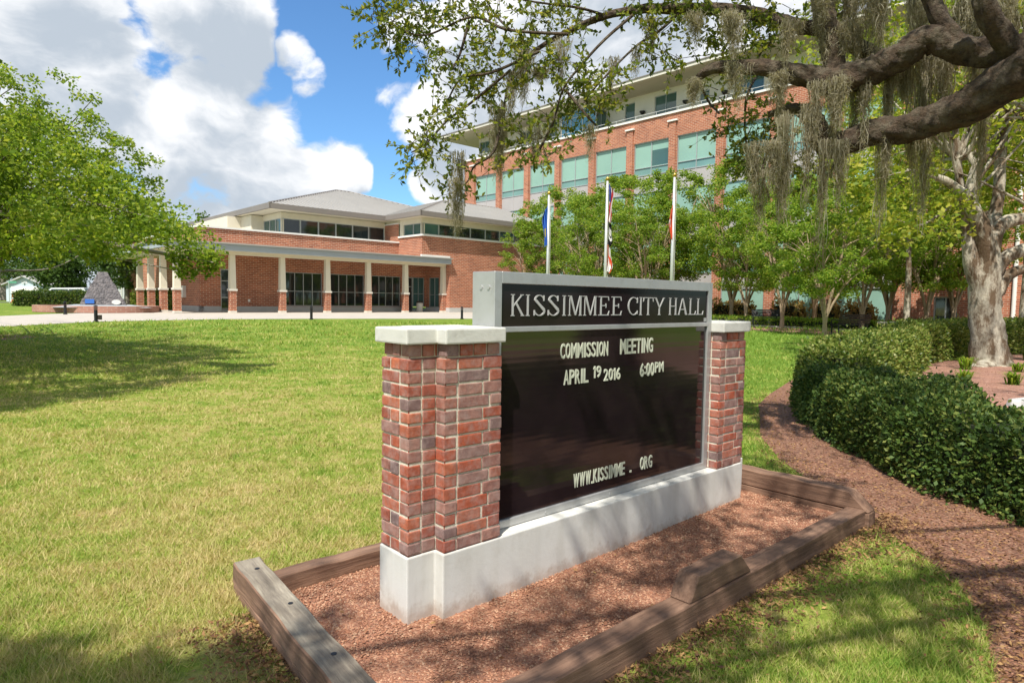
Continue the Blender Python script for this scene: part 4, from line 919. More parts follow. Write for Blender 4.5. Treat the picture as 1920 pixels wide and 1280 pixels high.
def left_oak():
    rng = np.random.RandomState(31)
    t = thing('live_oak', 'broad sunlit oak whose crown fills the left edge above the lawn', 'tree', (-16.3, 19.6, g(19.6)))
    inv = np.array([-16.3, 19.6, g(19.6)])
    poly = [(-420, 90), (-150, 130), (0, 178), (50, 215), (95, 235), (150, 285), (205, 320), (260, 365), (320, 405), (360, 425), (380, 445), (330, 455), (290, 475), (200, 482), (60, 470), (-50, 470), (-420, 470)]
    yl = lambda q, r: 10.5 + 5.5 * r.rand() + max(0, (350 - q[1]) * .008)
    bl = px_blobs(poly, 330, None, .40, 230, rng, yl)
    # drooping branch that reaches across the corner of the building, and loose twigs at the top
    for (px, py) in ((400, 492), (385, 478), (372, 490), (355, 470), (340, 500), (405, 475), (350, 510), (390, 505), (330, 480)): bl.append((spot(px, py, 12 + .3 * rng.rand()), .22, 130))
    for (px, py) in [(rng.uniform(0, 240), 0) for _ in range(0)] + [(x + rng.normal(0, 9), 118 + x * .62 + rng.uniform(0, 60)) for x in np.linspace(-10, 300, 46)] + [(105, 140), (130, 148), (150, 180), (175, 185), (165, 215), (180, 225), (205, 255), (225, 272), (215, 262), (195, 290), (60, 150), (30, 160), (8, 130), (5, 150)]: bl.append((spot(px, py, 13.5 + rng.rand()), .2, 60))
    # part of the crown beyond the left edge of the frame, over the lawn
    for _ in range(60): bl.append(((-17 + 9 * rng.rand(), 8.5 + 12 * rng.rand(), 3.2 + 3.5 * rng.rand()), .8, 260))
    SH = [(-300, 600), (0, 606), (330, 618), (420, 648), (525, 690), (330, 722), (200, 748), (0, 775), (-300, 800)]; k = 0  # leaf clusters added where their shadows fall across the lawn
    while k < 560:
        q = (rng.uniform(-300, 525), rng.uniform(602, 790))
        if not inside(np.array([q]), SH)[0]: continue
        d = ray(*q); tt = -EYE / d[2]; G0 = np.array([d[0] * tt, d[1] * tt, 0]); h = rng.uniform(2.2, 6); c = G0 + SD * (h / SD[2]); v = RW @ (c - [0, 0, EYE]); pp = (960 + FPX * v[0] / v[2], 640 + FPX * v[1] / v[2])
        if pp[0] < -20 or inside(np.array([pp]), poly)[0]: bl.append((c, .36, 170)); k += 1
    def seen(c):
        v = RW @ (np.array(c) - [0, 0, EYE]); q = np.array([[960 + FPX * v[0] / v[2], 640 + FPX * v[1] / v[2]]]) if v[2] > .5 else np.array([[-999., 0]])
        return q[0][0] < -70 or inside(q, poly)[0]
    bl = [(np.array(c) - inv, r, n) for c, r, n in bl if n < 140 or seen(c)]
    st = [(.2, .1, 2.0), (.5, -.6, 2.6), (1.2, -1.6, 3.2), (.9, -2.8, 3.0), (2.2, -3.0, 3.1)]
    ps = [([(0, 0, -.1), (.05, 0, .8), (.2, .1, 2.0), (.6, -.8, 2.7), (1.2, -1.6, 3.2), (2.6, -3.4, 3.6)], [.5, .4, .36, .3, .24, .12])] + limbs_to(bl, st, rng, 4, .06)
    ps.append(([(.9, -2.8, 3.0), (4, -5.0, 2.9), (7.5, -6.8, 2.5), np.array(spot(330, 480, 12.2)) - inv, np.array(spot(400, 492, 12)) - inv], [.12, .1, .06, .03, .01]))
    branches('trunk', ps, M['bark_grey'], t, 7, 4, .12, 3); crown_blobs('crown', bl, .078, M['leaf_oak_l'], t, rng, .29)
left_oak()

def big_oak():
    rng = np.random.RandomState(41)
    base = np.array([9.4, 4.2, 0.]); t = thing('live_oak', 'old spreading oak with dark limbs and hanging grey moss reaching in overhead', 'tree', tuple(base))
    def P(*l): return [np.array(spot(a, b, Y)) - base for a, b, Y, r in l], [r for a, b, Y, r in l]
    ps = []
    ps.append(([(0, 0, -.2), (-.1, 0, .8), (-.4, .1, 2.2), np.array(spot(2150, -20, 4.8)) - base], [.75, .58, .5, .40]))
    low = [(2150, -20, 4.8, .34), (2030, 60, 5.0, .22), (1920, 135, 5.3, .175), (1800, 205, 5.7, .145), (1700, 240, 6.0, .125), (1630, 250, 6.2, .115), (1572, 272, 6.3, .115), (1545, 264, 6.35, .12), (1525, 228, 6.4, .09), (1495, 205, 6.5, .055), (1440, 215, 6.6, .03)]
    ps.append(P(*low))
    ps.append(P((1990, 70, 5.15, .14), (1890, 100, 5.5, .12), (1800, 92, 5.75, .115), (1740, 74, 5.85, .115), (1692, 104, 5.95, .12), (1640, 130, 6.1, .125), (1565, 152, 6.2, .125), (1510, 143, 6.3, .10), (1430, 128, 6.4, .075), (1345, 127, 6.5, .055), (1305, 150, 6.6, .03), (1290, 175, 6.6, .012)))
    ps.append(P((1565, 152, 6.2, .10), (1560, 90, 6.25, .095), (1545, 20, 6.3, .09), (1530, -80, 6.5, .08)))
    ps.append(P((1680, 120, 6.4, .09), (1620, 95, 6.6, .08), (1560, 62, 6.7, .075), (1480, 45, 6.8, .07), (1390, 22, 6.9, .065), (1280, 17, 7.0, .055), (1200, 18, 7.0, .045), (1130, 32, 7.0, .035), (1060, 62, 7.1, .028), (1000, 98, 7.1, .022), (960, 140, 7.15, .018), (945, 200, 7.2, .012), (935, 250, 7.2, .006)))
    ps.append(P((1800, 92, 5.75, .08), (1760, 30, 5.8, .07), (1720, -60, 5.9, .06))); ps.append(P((1900, 100, 5.4, .09), (1850, 20, 5.3, .08), (1840, -80, 5.3, .07)))
    tw = [[(1200, 18), (1140, 70), (1090, 120), (1060, 170), (1040, 230), (1015, 265)], [(1060, 62), (960, 58), (880, 40), (800, 62), (740, 50), (700, 20)], [(960, 140), (890, 190), (840, 230), (800, 262), (775, 290)], [(945, 200), (925, 280), (895, 320), (868, 350), (850, 370)],
          [(1280, 17), (1230, 55), (1190, 85), (1130, 150), (1100, 190)], [(1000, 98), (930, 130), (870, 150), (830, 190)], [(1130, 32), (1080, 20), (1000, 10), (940, -10)], [(880, 40), (860, 95), (850, 130)], [(1060, 170), (1100, 220), (1120, 230)],
          [(1390, 22), (1370, 70), (1350, 100)], [(1430, 128), (1400, 180), (1395, 240), (1410, 300)], [(1480, 45), (1430, 90), (1420, 110)], [(1495, 205), (1450, 260), (1430, 320), (1440, 370)], [(960, 58), (930, 20), (900, -20)], [(1040, 230), (1000, 300), (1010, 290)], [(1572, 272), (1560, 310), (1545, 350)], [(1280, 17), (1300, -10), (1330, -40)], [(1305, 150), (1330, 190), (1345, 210)]]
    for w in tw: ps.append(P(*[(a + rng.normal(0, 4), b + rng.normal(0, 4), 6.9 + rng.normal(0, .15), .014 * (1 - i / (len(w) + 1)) + .003) for i, (a, b) in enumerate(w)]))
    cl = [(735, 45, 62, 30), (715, 20, 50, 20), (790, 85, 55, 18), (800, 30, 55, 26), (855, 120, 55, 22), (835, 215, 42, 26), (800, 262, 34, 20), (775, 290, 24, 10), (872, 305, 22, 8), (850, 352, 24, 12), (905, 325, 22, 5), (930, 60, 62, 34), (885, 165, 60, 30), (930, 130, 60, 34), (1000, 110, 55, 30), (1000, 30, 60, 30), (1060, 120, 50, 20), (1045, 225, 42, 26), (1085, 175, 48, 26), (1000, 260, 42, 24), (1015, 290, 30, 14), (1125, 150, 42, 24), (1120, 215, 34, 14), (1225, 65, 36, 16), (1235, 110, 22, 8), (1090, 30, 50, 20), (940, 235, 34, 14), (890, 30, 55, 24),
          (1310, 20, 40, 12), (1345, 90, 44, 14), (1390, 60, 46, 16), (1360, 180, 36, 9), (1440, 90, 40, 12), (1410, 245, 50, 26), (1450, 205, 42, 18), (1465, 270, 40, 18), (1400, 295, 38, 18), (1430, 320, 30, 10), (1500, 60, 40, 8), (1475, 325, 32, 10), (1530, 335, 34, 9), (1350, 250, 26, 6), (1600, 20, 50, 12), (1530, 300, 30, 8), (1270, 110, 22, 8), (1300, 60, 40, 12), (1380, 140, 36, 8), (1900, 30, 60, 12), (1440, 20, 60, 22), (1200, -10, 60, 22), (1320, -20, 60, 22), (850, -20, 70, 26), (1050, -20, 70, 26)]
    cen = [(np.array(spot(a, b, 6.85 + rng.normal(0, .22))) - base, r / 1208 * 6.9 * .80, max(3, int(k * (.82 if 820 < a < 1110 else 1.08)))) for a, b, r, k in cl]
    # the rest of the crown overhead, out of the picture: it throws the dappled shade on the bed, the mulch and the near lawn
    def over(gx, gy, h): return np.array([gx, gy, 0]) + SD * (h / SD[2]) - base
    shade = []
    for _ in range(72):
        gx, gy = rng.uniform(1.6, 7.5), rng.uniform(1.2, 10.5)
        if gx < 2.2 and gy > 3.4: continue
        if inside(np.array([[gx, gy]]), PLANTER)[0] and rng.rand() < .6: continue
        shade.append((gx, gy, .34))
    for _ in range(95): shade.append((rng.uniform(-2.7, -.8), rng.uniform(1.2, 2.42), .26))
    for _ in range(9): shade.append((rng.uniform(.1, 1.3), rng.uniform(2.0, 2.75), .13))
    for _ in range(16): shade.append((rng.uniform(.8, 2.4), rng.uniform(3.0, 4.6), .17))
    for _ in range(26): shade.append((rng.uniform(7.5, 16), rng.uniform(5, 17), .5))
    shade = [q for q in shade if math.hypot(q[0] - 2.95, q[1] - 4.25) > .62 and math.hypot(q[0] - 3.0, q[1] - 5.6) > .45 and not (-1.2 < q[0] < .35 and 2.5 < q[1] < 4.3)]
    for (px, py, r) in ((640, 1125, .08), (1030, 1150, .09), (1075, 1140, .09), (1120, 1148, .08), (1010, 1218, .09), (985, 1205, .07), (930, 1248, .09), (1150, 1062, .10), (1235, 1075, .09), (1190, 1040, .08), (1330, 985, .11), (1400, 965, .10), (1480, 945, .11), (1560, 985, .10), (1300, 1020, .08), (1420, 1110, .10), (1480, 1060, .11), (870, 1200, .07)):
        d = ray(px, py); tt = -EYE / d[2]; shade.append((d[0] * tt, d[1] * tt, r * 1.25))
    ov = [(over(gx, gy, 5.3 + 1.6 * rng.rand() + max(0, gy - 6) * .6), r, int(26 * (r / .3) ** 1.3) + 5) for gx, gy, r in shade]
    V, F, tp = sprigs(cen, rng, .24, 15, .062, .24); V2, F2, tp2 = sprigs(ov, rng, .26, 11, .075, .24)
    ends = [np.array(c[0]) for c in ov[::45]]
    for e in ends: s = np.array([-2.5, -2.8, 5.2]) if e[0] < -3 else np.array([-.5, .2, 3.0]); ps.append(([s, s * .5 + e * .5 + (0, 0, .5), e], [.07, .04, .01]))
    ps.append(([(-.4, .1, 2.2), (-1.4, -1.2, 4.3), (-2.5, -2.8, 5.2), (-6, -5.2, 5.9), (-10, -5.6, 6.0)], [.4, .3, .24, .15, .06]))
    branches('trunk', ps + tp + tp2[::4], M['bark_oak'], t, 30, 10, .13, 6)
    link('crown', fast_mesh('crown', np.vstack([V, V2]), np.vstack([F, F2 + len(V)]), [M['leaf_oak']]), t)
    # beards of moss: thin curling strands
    def moss(px, py, len_px, wid_px, n, Y=6.3):
        top = np.array(spot(px, py, Y)) - base; L_ = len_px / 1208 * Y; w = wid_px / 1208 * Y; V = []; F = []; b = 0
        for i in range(n):
            o = top + np.array([rng.normal(0, .5) * w, rng.normal(0, .5) * w * .7, rng.rand() * .04]); l = L_ * (.3 + .7 * rng.rand() ** .8) * (1 - .3 * abs(o[0] - top[0]) / (w + .01)); k = 9
            ph, fr, am = rng.rand(2) * 6.28, 5 + 8 * rng.rand(2), .012 + .028 * rng.rand(); a = rng.rand() * 3.14; pull = (top[:2] - o[:2]) * (.15 + .7 * rng.rand())
            ww = .0017 + .0026 * rng.rand(); side = np.array([math.cos(a), math.sin(a), 0]) * ww
            for j in range(k + 1):
                s = j / k; p = o + np.array([pull[0] * s + math.sin(ph[0] + fr[0] * s) * am * s ** .5, pull[1] * s + math.sin(ph[1] + fr[1] * s) * am * s ** .5, -l * s])
                d = side * (1 - .75 * s) + rng.normal(0, .0012, 3); V += [p - d, p + d]
            for j in range(k): F.append((b + 2 * j, b + 2 * j + 1, b + 2 * j + 3, b + 2 * j + 2))
            b += 2 * (k + 1)
            # side wisps
            for _ in range(16):
                s = rng.rand(); p = o + np.array([pull[0] * s, pull[1] * s, -l * s]); q = p + np.array([rng.normal(0, .028), rng.normal(0, .028), .01 - .07 * rng.rand()]); d = unit(1, rng)[0] * .0024
                V += [p - d, p + d, q + d * .3, q - d * .3]; F.append((b, b + 1, b + 2, b + 3)); b += 4
        link('hanging_moss', fast_mesh('hanging_moss', V, F, [M['moss']]), t)
    ms = [(1555, -20, 190, 55, 260), (1545, 150, 190, 50, 220), (1500, 215, 220, 40, 150), (1425, 270, 160, 34, 120), (1462, 300, 150, 22, 80), (1350, 30, 95, 45, 130), (1378, 35, 120, 30, 60), (1305, 145, 60, 34, 90), (1620, 130, 200, 55, 230), (1660, 135, 170, 45, 150), (1690, 95, 230, 40, 160), (1745, 80, 330, 55, 260), (1790, 95, 260, 45, 190), (1830, 20, 260, 70, 300), (1880, -20, 230, 80, 260), (1640, 250, 130, 34, 80), (1720, 235, 220, 34, 120), (1590, 265, 150, 24, 60), (1600, 60, 120, 50, 120), (1480, 145, 120, 34, 90), (1400, 130, 100, 30, 60), (1700, -10, 190, 70, 220), (1640, -20, 150, 60, 140), (1770, -20, 200, 60, 180), (1660, 250, 240, 16, 40), (1835, 190, 230, 24, 50), (1500, 30, 120, 30, 60),
          (985, 95, 130, 24, 70), (1000, 130, 70, 26, 60), (1065, 75, 130, 16, 40), (945, 205, 190, 26, 70), (925, 235, 130, 22, 60), (870, 290, 200, 14, 46), (860, 340, 130, 12, 34), (1235, 30, 90, 18, 40), (1150, 110, 70, 14, 24), (1110, 230, 80, 12, 22), (960, 130, 110, 20, 40), (1005, 240, 90, 14, 26), (1190, 85, 70, 10, 20), (1545, 270, 260, 12, 40), (1418, 330, 140, 16, 50)]
    for (px, py, l, w, n) in ms:
        nb = max(1, int(w / 13))
        for b_ in range(nb): moss(px + rng.normal(0, .5) * w, py + rng.normal(0, 6), l * (.3 + .7 * rng.rand()) if nb > 1 else l * .9, 12 + 10 * rng.rand(), int(n * 1.05 / nb) + 6, (6.2 if px > 1280 else 6.9) + rng.normal(0, .1))
big_oak()

def mottled_tree():
    rng = np.random.RandomState(51); base = np.array([11.75, 15.7, g(15.7)])
    t = thing('mottled_tree', 'thick pale mottled trunk with twisted limbs standing in the mulch island', 'tree', tuple(base))
    def P(*l): return [np.array(spot(a, b, Y)) - base for a, b, Y, r in l], [r for a, b, Y, r in l]
    Y = 15.8
    ps = [P((1858, 702, Y, .52), (1857, 680, Y, .45), (1853, 640, Y, .38), (1847, 590, Y, .34), (1846, 540, Y, .33), (1848, 490, Y, .33), (1850, 455, Y, .26), (1851, 425, Y, .15), (1851, 395, Y, .03)),
          P((1848, 600, Y, .2), (1840, 545, Y, .22), (1822, 490, Y, .19), (1812, 430, Y, .11), (1803, 380, Y, .09), (1795, 300, Y, .08), (1790, 200, Y, .06)),
          P((1852, 540, Y, .2), (1850, 480, Y - .12, .21), (1841, 430, Y - .2, .19), (1826, 395, Y - .2, .16), (1812, 372, Y - .2, .15), (1795, 355, Y - .2, .11), (1770, 338, Y - .2, .09), (1738, 328, Y - .2, .06), (1700, 318, Y, .03)),
          P((1818, 382, Y - .2, .13), (1822, 345, Y - .2, .12), (1832, 312, Y - .2, .11), (1846, 285, Y - .2, .10), (1848, 200, Y, .08), (1852, 90, Y, .06)), P((1832, 312, Y - .2, .08), (1812, 285, Y, .07), (1790, 262, Y, .05), (1760, 240, Y, .03)),
          P((1852, 520, Y, .16), (1860, 455, Y - .05, .19), (1874, 425, Y, .17), (1895, 414, Y, .16), (1935, 405, Y, .13), (2000, 380, Y, .08)), P((1850, 540, Y, .16), (1868, 502, Y, .19), (1890, 480, Y, .16), (1935, 462, Y, .14), (2010, 430, Y, .08)), P((1850, 580, Y, .12), (1872, 545, Y, .15), (1892, 515, Y, .13), (1940, 498, Y, .1)),
          P((1852, 520, Y + .1, .2), (1857, 450, Y + .3, .2), (1870, 380, Y + .4, .13), (1876, 300, Y + .5, .12), (1884, 180, Y + .6, .11), (1890, 20, Y + .6, .08)),
          P((1858, 690, Y - .1, .3), (1835, 695, Y - .5, .2), (1815, 705, Y - .8, .08)), P((1870, 690, Y - .1, .25), (1885, 700, Y - .5, .16), (1900, 708, Y - .7, .07))]
    poly = [(1500, 120), (1560, -150), (2300, -200), (2300, 420), (1960, 400), (1900, 330), (1840, 420), (1780, 480), (1700, 440), (1600, 460), (1560, 330)]
    bl = px_blobs(poly, 210, (13.5, 19), .5, 150, rng)
    bl = [(np.array(c) - base, r, n) for c, r, n in bl if not 0]
    st = [np.array(spot(1812, 372, Y)) - base, np.array(spot(1848, 200, Y)) - base, np.array(spot(1795, 300, Y)) - base, np.array(spot(1935, 405, Y)) - base, np.array(spot(1880, 180, Y)) - base]
    branches('trunk', ps + limbs_to(bl, st, rng, 4, .045), M['bark_pale'], t, 14, 6, .07, 4); crown_blobs('crown', bl, .12, M['leaf_syc'], t, rng, .32)
mottled_tree()

def simple_tree(name, label, x, y, h, cr, trunk_r, leafm, barkm, seed, leaves=9000, clear=.3, size=.25, group=None, nb=70):
    rng = np.random.RandomState(seed); t = thing(name, label, 'tree', (x, y, g(y)), 0, group); bl = []
    for _ in range(nb):
        d = unit(1, rng)[0] * rng.rand() ** .4; bl.append(((d[0] * cr, d[1] * cr, h * (clear + (1 - clear) * (.5 + .5 * d[2]))), cr * .28 * (.6 + .8 * rng.rand()), int(leaves / nb * (.5 + rng.rand()))))
    st = [(0, 0, h * clear), (.1, .1, h * (clear + .15)), (-.1, 0, h * (clear + .3))]
    ps = [([(0, 0, -.1), (.05, 0, h * clear * .5), (0, .05, h * clear), (.1, 0, h * .7)], [trunk_r * 1.3, trunk_r, trunk_r * .85, trunk_r * .3])] + limbs_to(bl, st, rng, 4, trunk_r * .3)
    branches('trunk', ps, barkm, t, 7, 3, .1, seed); crown_blobs('crown', bl, size, leafm, t, rng, .32)
GB = 'trees beyond the lawn at left'
for i, (x, y, h, cr, r, lab) in enumerate([(-79, 100, 13, 8, .6, 'far oak with pale trunk at the left edge beyond the lawn'), (-60, 96, 12, 6.5, .4, 'far bushy tree behind the small white garage'), (-50, 88, 10, 5.5, .35, 'dark far tree behind the parked white van'), (-36.5, 61, 8.2, 3.6, .24, 'round green tree just right of the grey pyramid'),
                                            (-44, 96, 13.6, 5, .3, 'far treetop showing above the left corner of the metal roof'), (-92, 92, 12, 7, .5, 'far tree at the very left behind the oak trunk'), (-69, 92, 9.0, 5, .3, 'lower far tree above the traffic barrels'), (-47.5, 68, 6.5, 3.4, .2, 'bushy low far tree left of the white house')]):
    simple_tree('oak_tree', lab, x, y, h, cr, r, M['leaf_dark'], M['bark_grey'], 60 + i, 8000, .22, .32, GB)
GR = 'trees behind the mottled trunk at right'
for i, (x, y, h, cr, r, lab) in enumerate([(20.2, 25.5, 13, 4.6, .15, 'pale tall trunk with yellow green crown behind the mottled tree'), (23.5, 27.5, 12, 4.6, .17, 'leafy tree at the right edge in front of the brick wing'), (17.2, 28.2, 11.5, 3.8, .12, 'slim leafy tree behind the hanging moss')]):
    simple_tree('shade_tree', lab, x, y, h, cr, r, M['leaf_syc'], M['bark_pale'], 80 + i, 11000, .38, .17, GR, 90)

# ------------------------------------------------------------------ hedges and plants
def hedge(name, label, line, width, height, leafm, size, dens, seed, lump=.06, cat='hedge', group=None):
    rng = np.random.RandomState(seed); p, _ = smooth_path([(x, y, 0) for x, y in line], [1] * len(line), 6)
    t = thing(name, label, cat, (p[len(p) // 2][0], p[len(p) // 2][1], g(p[len(p) // 2][1])), 0, group); inv = np.array(t.location)
    T = np.gradient(p, axis=0); T /= np.linalg.norm(T, axis=1)[:, None]; Nn = np.column_stack([-T[:, 1], T[:, 0], 0 * T[:, 0]])
    seg = np.r_[0, np.cumsum(np.linalg.norm(np.diff(p, axis=0), axis=1))]; Lt = seg[-1]
    per = 2 * height + width; n = int(dens * (Lt * per + 2 * width * height))
    u = rng.rand(n) * (Lt + .0); q = rng.rand(n) * per
    side = np.where(q < height, -.5, np.where(q < height + width, (q - height) / width - .5, .5)) * width
    zz = np.where(q < height, q, np.where(q < height + width, height, per - q)); 
    cap = rng.rand(n) < 2 * width * height / (Lt * per + 2 * width * height); e = rng.rand(n) < .5
    u = np.where(cap, np.where(e, 0, Lt), u); side = np.where(cap, (rng.rand(n) - .5) * width, side); zz = np.where(cap, rng.rand(n) * height, zz)
    cx = np.column_stack([np.interp(u, seg, p[:, k]) for k in range(3)]); nx = np.column_stack([np.interp(u, seg, Nn[:, k]) for k in range(3)]); tx = np.column_stack([np.interp(u, seg, T[:, k]) for k in range(3)])
    lum = 1 + lump * (np.sin(u * 4.1 + side * 5) + np.sin(u * 9.3 + zz * 7 + 1) * .6 + np.sin(u * 2.2 - zz * 4 + 2)); dep = 1.03 - .28 * rng.rand(n) ** 1.5
    rnd = 1 - .16 * (zz / height) ** 6 * (np.abs(side) / (width / 2)) ** 6; f = lum * dep * rnd * np.where(rng.rand(n) < .035, 1 + .16 * rng.rand(n), 1)
    O = cx + nx * (side * f)[:, None] + tx * (np.where(cap, np.where(e, -1, 1) * .05 * lum, 0) + rng.normal(0, .02, n))[:, None]; O[:, 2] = gnp(O[:, 1]) + zz * f
    out = nx * (side / width)[:, None] * 1.6 + np.array([0, 0, .6]) * (zz / height)[:, None]
    V, F = leaf_verts(O - inv, out + unit(n, rng) * .9, size * (.6 + .8 * rng.rand(n)), .3, rng); link('leaves', fast_mesh('leaves', V, F, [leafm]), t)
    mb = MB(); k = .74; m_ = len(p); V = []
    for i in range(m_):
        c = p[i] + (T[i] * .12 if i == 0 else (-T[i] * .12 if i == m_ - 1 else 0))
        for s_, z_ in ((-.5, .03), (.5, .03), (.46, height * .84), (-.46, height * .84)): w = c + Nn[i] * s_ * width * k; V.append((w[0] - inv[0], w[1] - inv[1], g(w[1]) + z_ - inv[2]))
    F = [(3, 2, 1, 0), tuple(4 * (m_ - 1) + j for j in range(4))] + [(4 * i + j, 4 * i + (j + 1) % 4, 4 * i + 4 + (j + 1) % 4, 4 * i + 4 + j) for i in range(m_ - 1) for j in range(4)]
    mb.add(V, F); mb.build('twigs', M['hedge_core'], t); return t  # solid dark core under the leaves, no separate stems modelled
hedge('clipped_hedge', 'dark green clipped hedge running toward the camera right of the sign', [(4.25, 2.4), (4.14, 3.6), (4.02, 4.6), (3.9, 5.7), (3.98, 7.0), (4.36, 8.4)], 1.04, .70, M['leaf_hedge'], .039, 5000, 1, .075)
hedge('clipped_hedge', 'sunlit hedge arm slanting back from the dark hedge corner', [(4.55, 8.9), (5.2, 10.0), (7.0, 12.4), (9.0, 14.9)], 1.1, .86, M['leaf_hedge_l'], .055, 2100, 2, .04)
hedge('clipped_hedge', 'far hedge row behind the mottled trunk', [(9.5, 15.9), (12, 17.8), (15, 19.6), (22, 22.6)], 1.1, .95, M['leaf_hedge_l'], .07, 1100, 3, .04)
hedge('clipped_hedge', 'dark hedge beyond the lawn left of the grey pyramid', [(-44.0, 57.5), (-41, 57.8), (-37.8, 58)], 1.6, 1.32, M['leaf_hedge'], .16, 240, 4, .03)
hedge('clipped_hedge', 'small hedge between the pyramid and the porch columns', [(-30.5, 52.5), (-28.2, 51.5), (-26, 50.3)], 1.2, 1.5, M['leaf_hedge_l'], .16, 240, 5, .03)
q = [fac(v, 10.9) for v in (-12, -4, 4, 12, 20)]
h_ = hedge('ground_cover', 'low bright green ground cover strip along the garden path', q, 2.6, .38, M['leaf_myrtle'], .13, 160, 6, .05, 'ground cover'); h_['kind'] = 'stuff'
for i, (v, n, w, lab) in enumerate([(11.9, 2.0, 1.6, 'bronze shrub below the first teal bay right of the sign'), (8.4, 2.2, 2.0, 'bronze shrub under the teal window near the forked trunk'), (6.9, 2.6, 1.4, 'bronze shrub before the second brick pier'), (3.6, 2.2, 2.0, 'bronze shrub under the teal windows behind the bench'), (.9, 2.4, 1.6, 'bronze shrub at the third brick pier'), (-1.2, 2.2, 1.4, 'bronze shrub left of the concrete bench')]):
    c = fac(v, n); hedge('bronze_shrub', lab, [(c[0] - FY[0] * w / 2, c[1] - FY[1] * w / 2), c, (c[0] + FY[0] * w / 2, c[1] + FY[1] * w / 2)], 1.3, 1.25, M['leaf_bronze'], .2, 90, 20 + i, .12, 'shrub', 'bronze shrubs along the tall facade')
def tuft(label, x, y, h, n, seed, m='leaf_myrtle'):
    rng = np.random.RandomState(seed); V = []; F = []
    for i in range(n):
        a = rng.rand() * 6.28; l = h * (.6 + .6 * rng.rand()); o = rng.normal(0, h * .12, 2); w = .012 + .008 * rng.rand(); d = np.array([math.cos(a), math.sin(a)]); s = np.array([-d[1], d[0]]) * w; b = len(V)
        for t_, (r, z) in enumerate(((0, 0), (.28, .62), (.75, .55))):
            c = o + d * l * r; k = (1, .9, .1)[t_]; V += [(c[0] - s[0] * k, c[1] - s[1] * k, l * z), (c[0] + s[0] * k, c[1] + s[1] * k, l * z)]
        F += [(b, b + 1, b + 3, b + 2), (b + 2, b + 3, b + 5, b + 4)]
    o = link('lily_plant', fast_mesh('lily_plant', V, F, [M[m]])); o.location = (x, y, g(y)); tag(o, label, 'plant', 'grassy plants in the mulch island')
for k, (x, y, h, n, lab) in enumerate([(10.35, 14.6, .42, 60, 'spiky green plant left of the mottled trunk base'), (6.35, 9.6, .40, 90, 'bright green arching plant in the mulch just behind the dark hedge'), (5.9, 9.1, .34, 70, 'low light green plant beside the arching plant behind the hedge'), (13.9, 17.2, .5, 90, 'yellow green plant right of the mottled trunk'), (8.6, 12.2, .36, 50, 'small dark plant in the middle of the mulch island'), (11.2, 14.2, .3, 50, 'small plant in front of the mottled trunk roots'), (9.4, 12.0, .34, 60, 'leafy tuft near the right edge in the mulch island')]): tuft(lab, x, y, h, n, 90 + k)
st_ = MB(); st_.prism([(-.5, -.13), (.45, -.16), (.6, .0), (.5, .14), (-.45, .15), (-.6, 0)], -.05, .16, 0, [(-.42, -.08), (.4, -.1), (.5, 0), (.42, .09), (-.4, .1), (-.5, 0)]); o = st_.build('edging_stone', M['plinthgrey'], None, .03, seg=2); o.location = (7.85, 9.7, g(9.7) - .05); o.rotation_euler = (0, 0, .5); tag(o, 'pale edging stone at the right behind the dark hedge', 'stone')

# ------------------------------------------------------------------ flagpoles and flags
def pole(label, x, y, h, r):
    t = thing('flagpole', label, 'flagpole', (x, y, g(y)), 0, 'flagpoles behind the sign'); MB().lathe(0, 0, [(r * 2.4, 0), (r * 2.4, .08), (r * 1.2, .16)], 14).build('pole_base', M['pole'], t)
    MB().tube([(0, 0, .1), (0, 0, h * .5), (0, 0, h)], [r, r * .9, r * .62], 12).build('pole', M['pole'], t, smooth=True); MB().lathe(0, 0, [(.01, h), (.07, h + .03), (.10, h + .1), (.07, h + .17), (.01, h + .2)], 12).build('finial_ball', M['gold'], t, smooth=True)
    MB().tube([(r + .02, 0, 1.2), (r + .015, 0, h - .1)], [.008, .008], 4).build('halyard', M['white_trim'], t)
def col(name, c): return mat(name, c, .8, .08, 6)
FC = {'red': col('flag red', (.42, .03, .035)), 'white': col('flag white', (.72, .70, .68)), 'blue': col('flag dark blue', (.03, .05, .20)), 'sky': col('flag bright blue', (.03, .13, .52)), 'black': col('flag black', (.015, .015, .018)), 'gold': col('flag gold', (.5, .38, .06)), 'orange': col('flag red orange', (.62, .09, .03))}
def flag(label, x, y, z0, z1, w, side, rule, keys, seed):
    """Limp cloth gathered in vertical folds beside its pole."""
    rng = np.random.RandomState(seed); nu, nv = 26, 22; V = []; F = []; mi = []
    for j in range(nv + 1):
        v = j / nv; wd = w * (.45 + .75 * math.sin(v * math.pi) ** .8 * (.6 + .4 * math.sin(v * 5 + seed))) 
        for i in range(nu + 1):
            u = i / nu; V.append((side * (.06 + wd * u * .9 + .02 * math.sin(u * 9 + v * 3)), .085 * math.sin(u * 17 + v * 2.6 + seed) * (.3 + u), z1 + (z0 - z1) * v - .12 * u * (1 - v) - .1 * u * u))
    for j in range(nv):
        for i in range(nu):
            a = j * (nu + 1) + i; F.append((a, a + 1, a + nu + 2, a + nu + 1)); mi.append(rule(i / nu, j / nv))
    me = fast_mesh('flag', V, F, [FC[k] for k in keys], True); me.polygons.foreach_set('material_index', np.array(mi, np.int32)); so = link('flag', me); so.location = (x, y, g(y)); tag(so, label, 'flag', 'limp flags on the poles')
def pole_at(px, Y): return (px - 960) / 1208 * Y
x1_ = spot(1028, 440, 34)[0]; x2_ = spot(1137, 430, 30.5)[0]; x3_ = spot(1262, 430, 29.3)[0]
pole('flagpole with blue flag, left of the three', x1_, 34, 6.75, .085); pole('middle flagpole with three flags', x2_, 30.5, 6.9, .085); pole('flagpole with red orange flag, right of the three', x3_, 29.3, 6.9, .085)
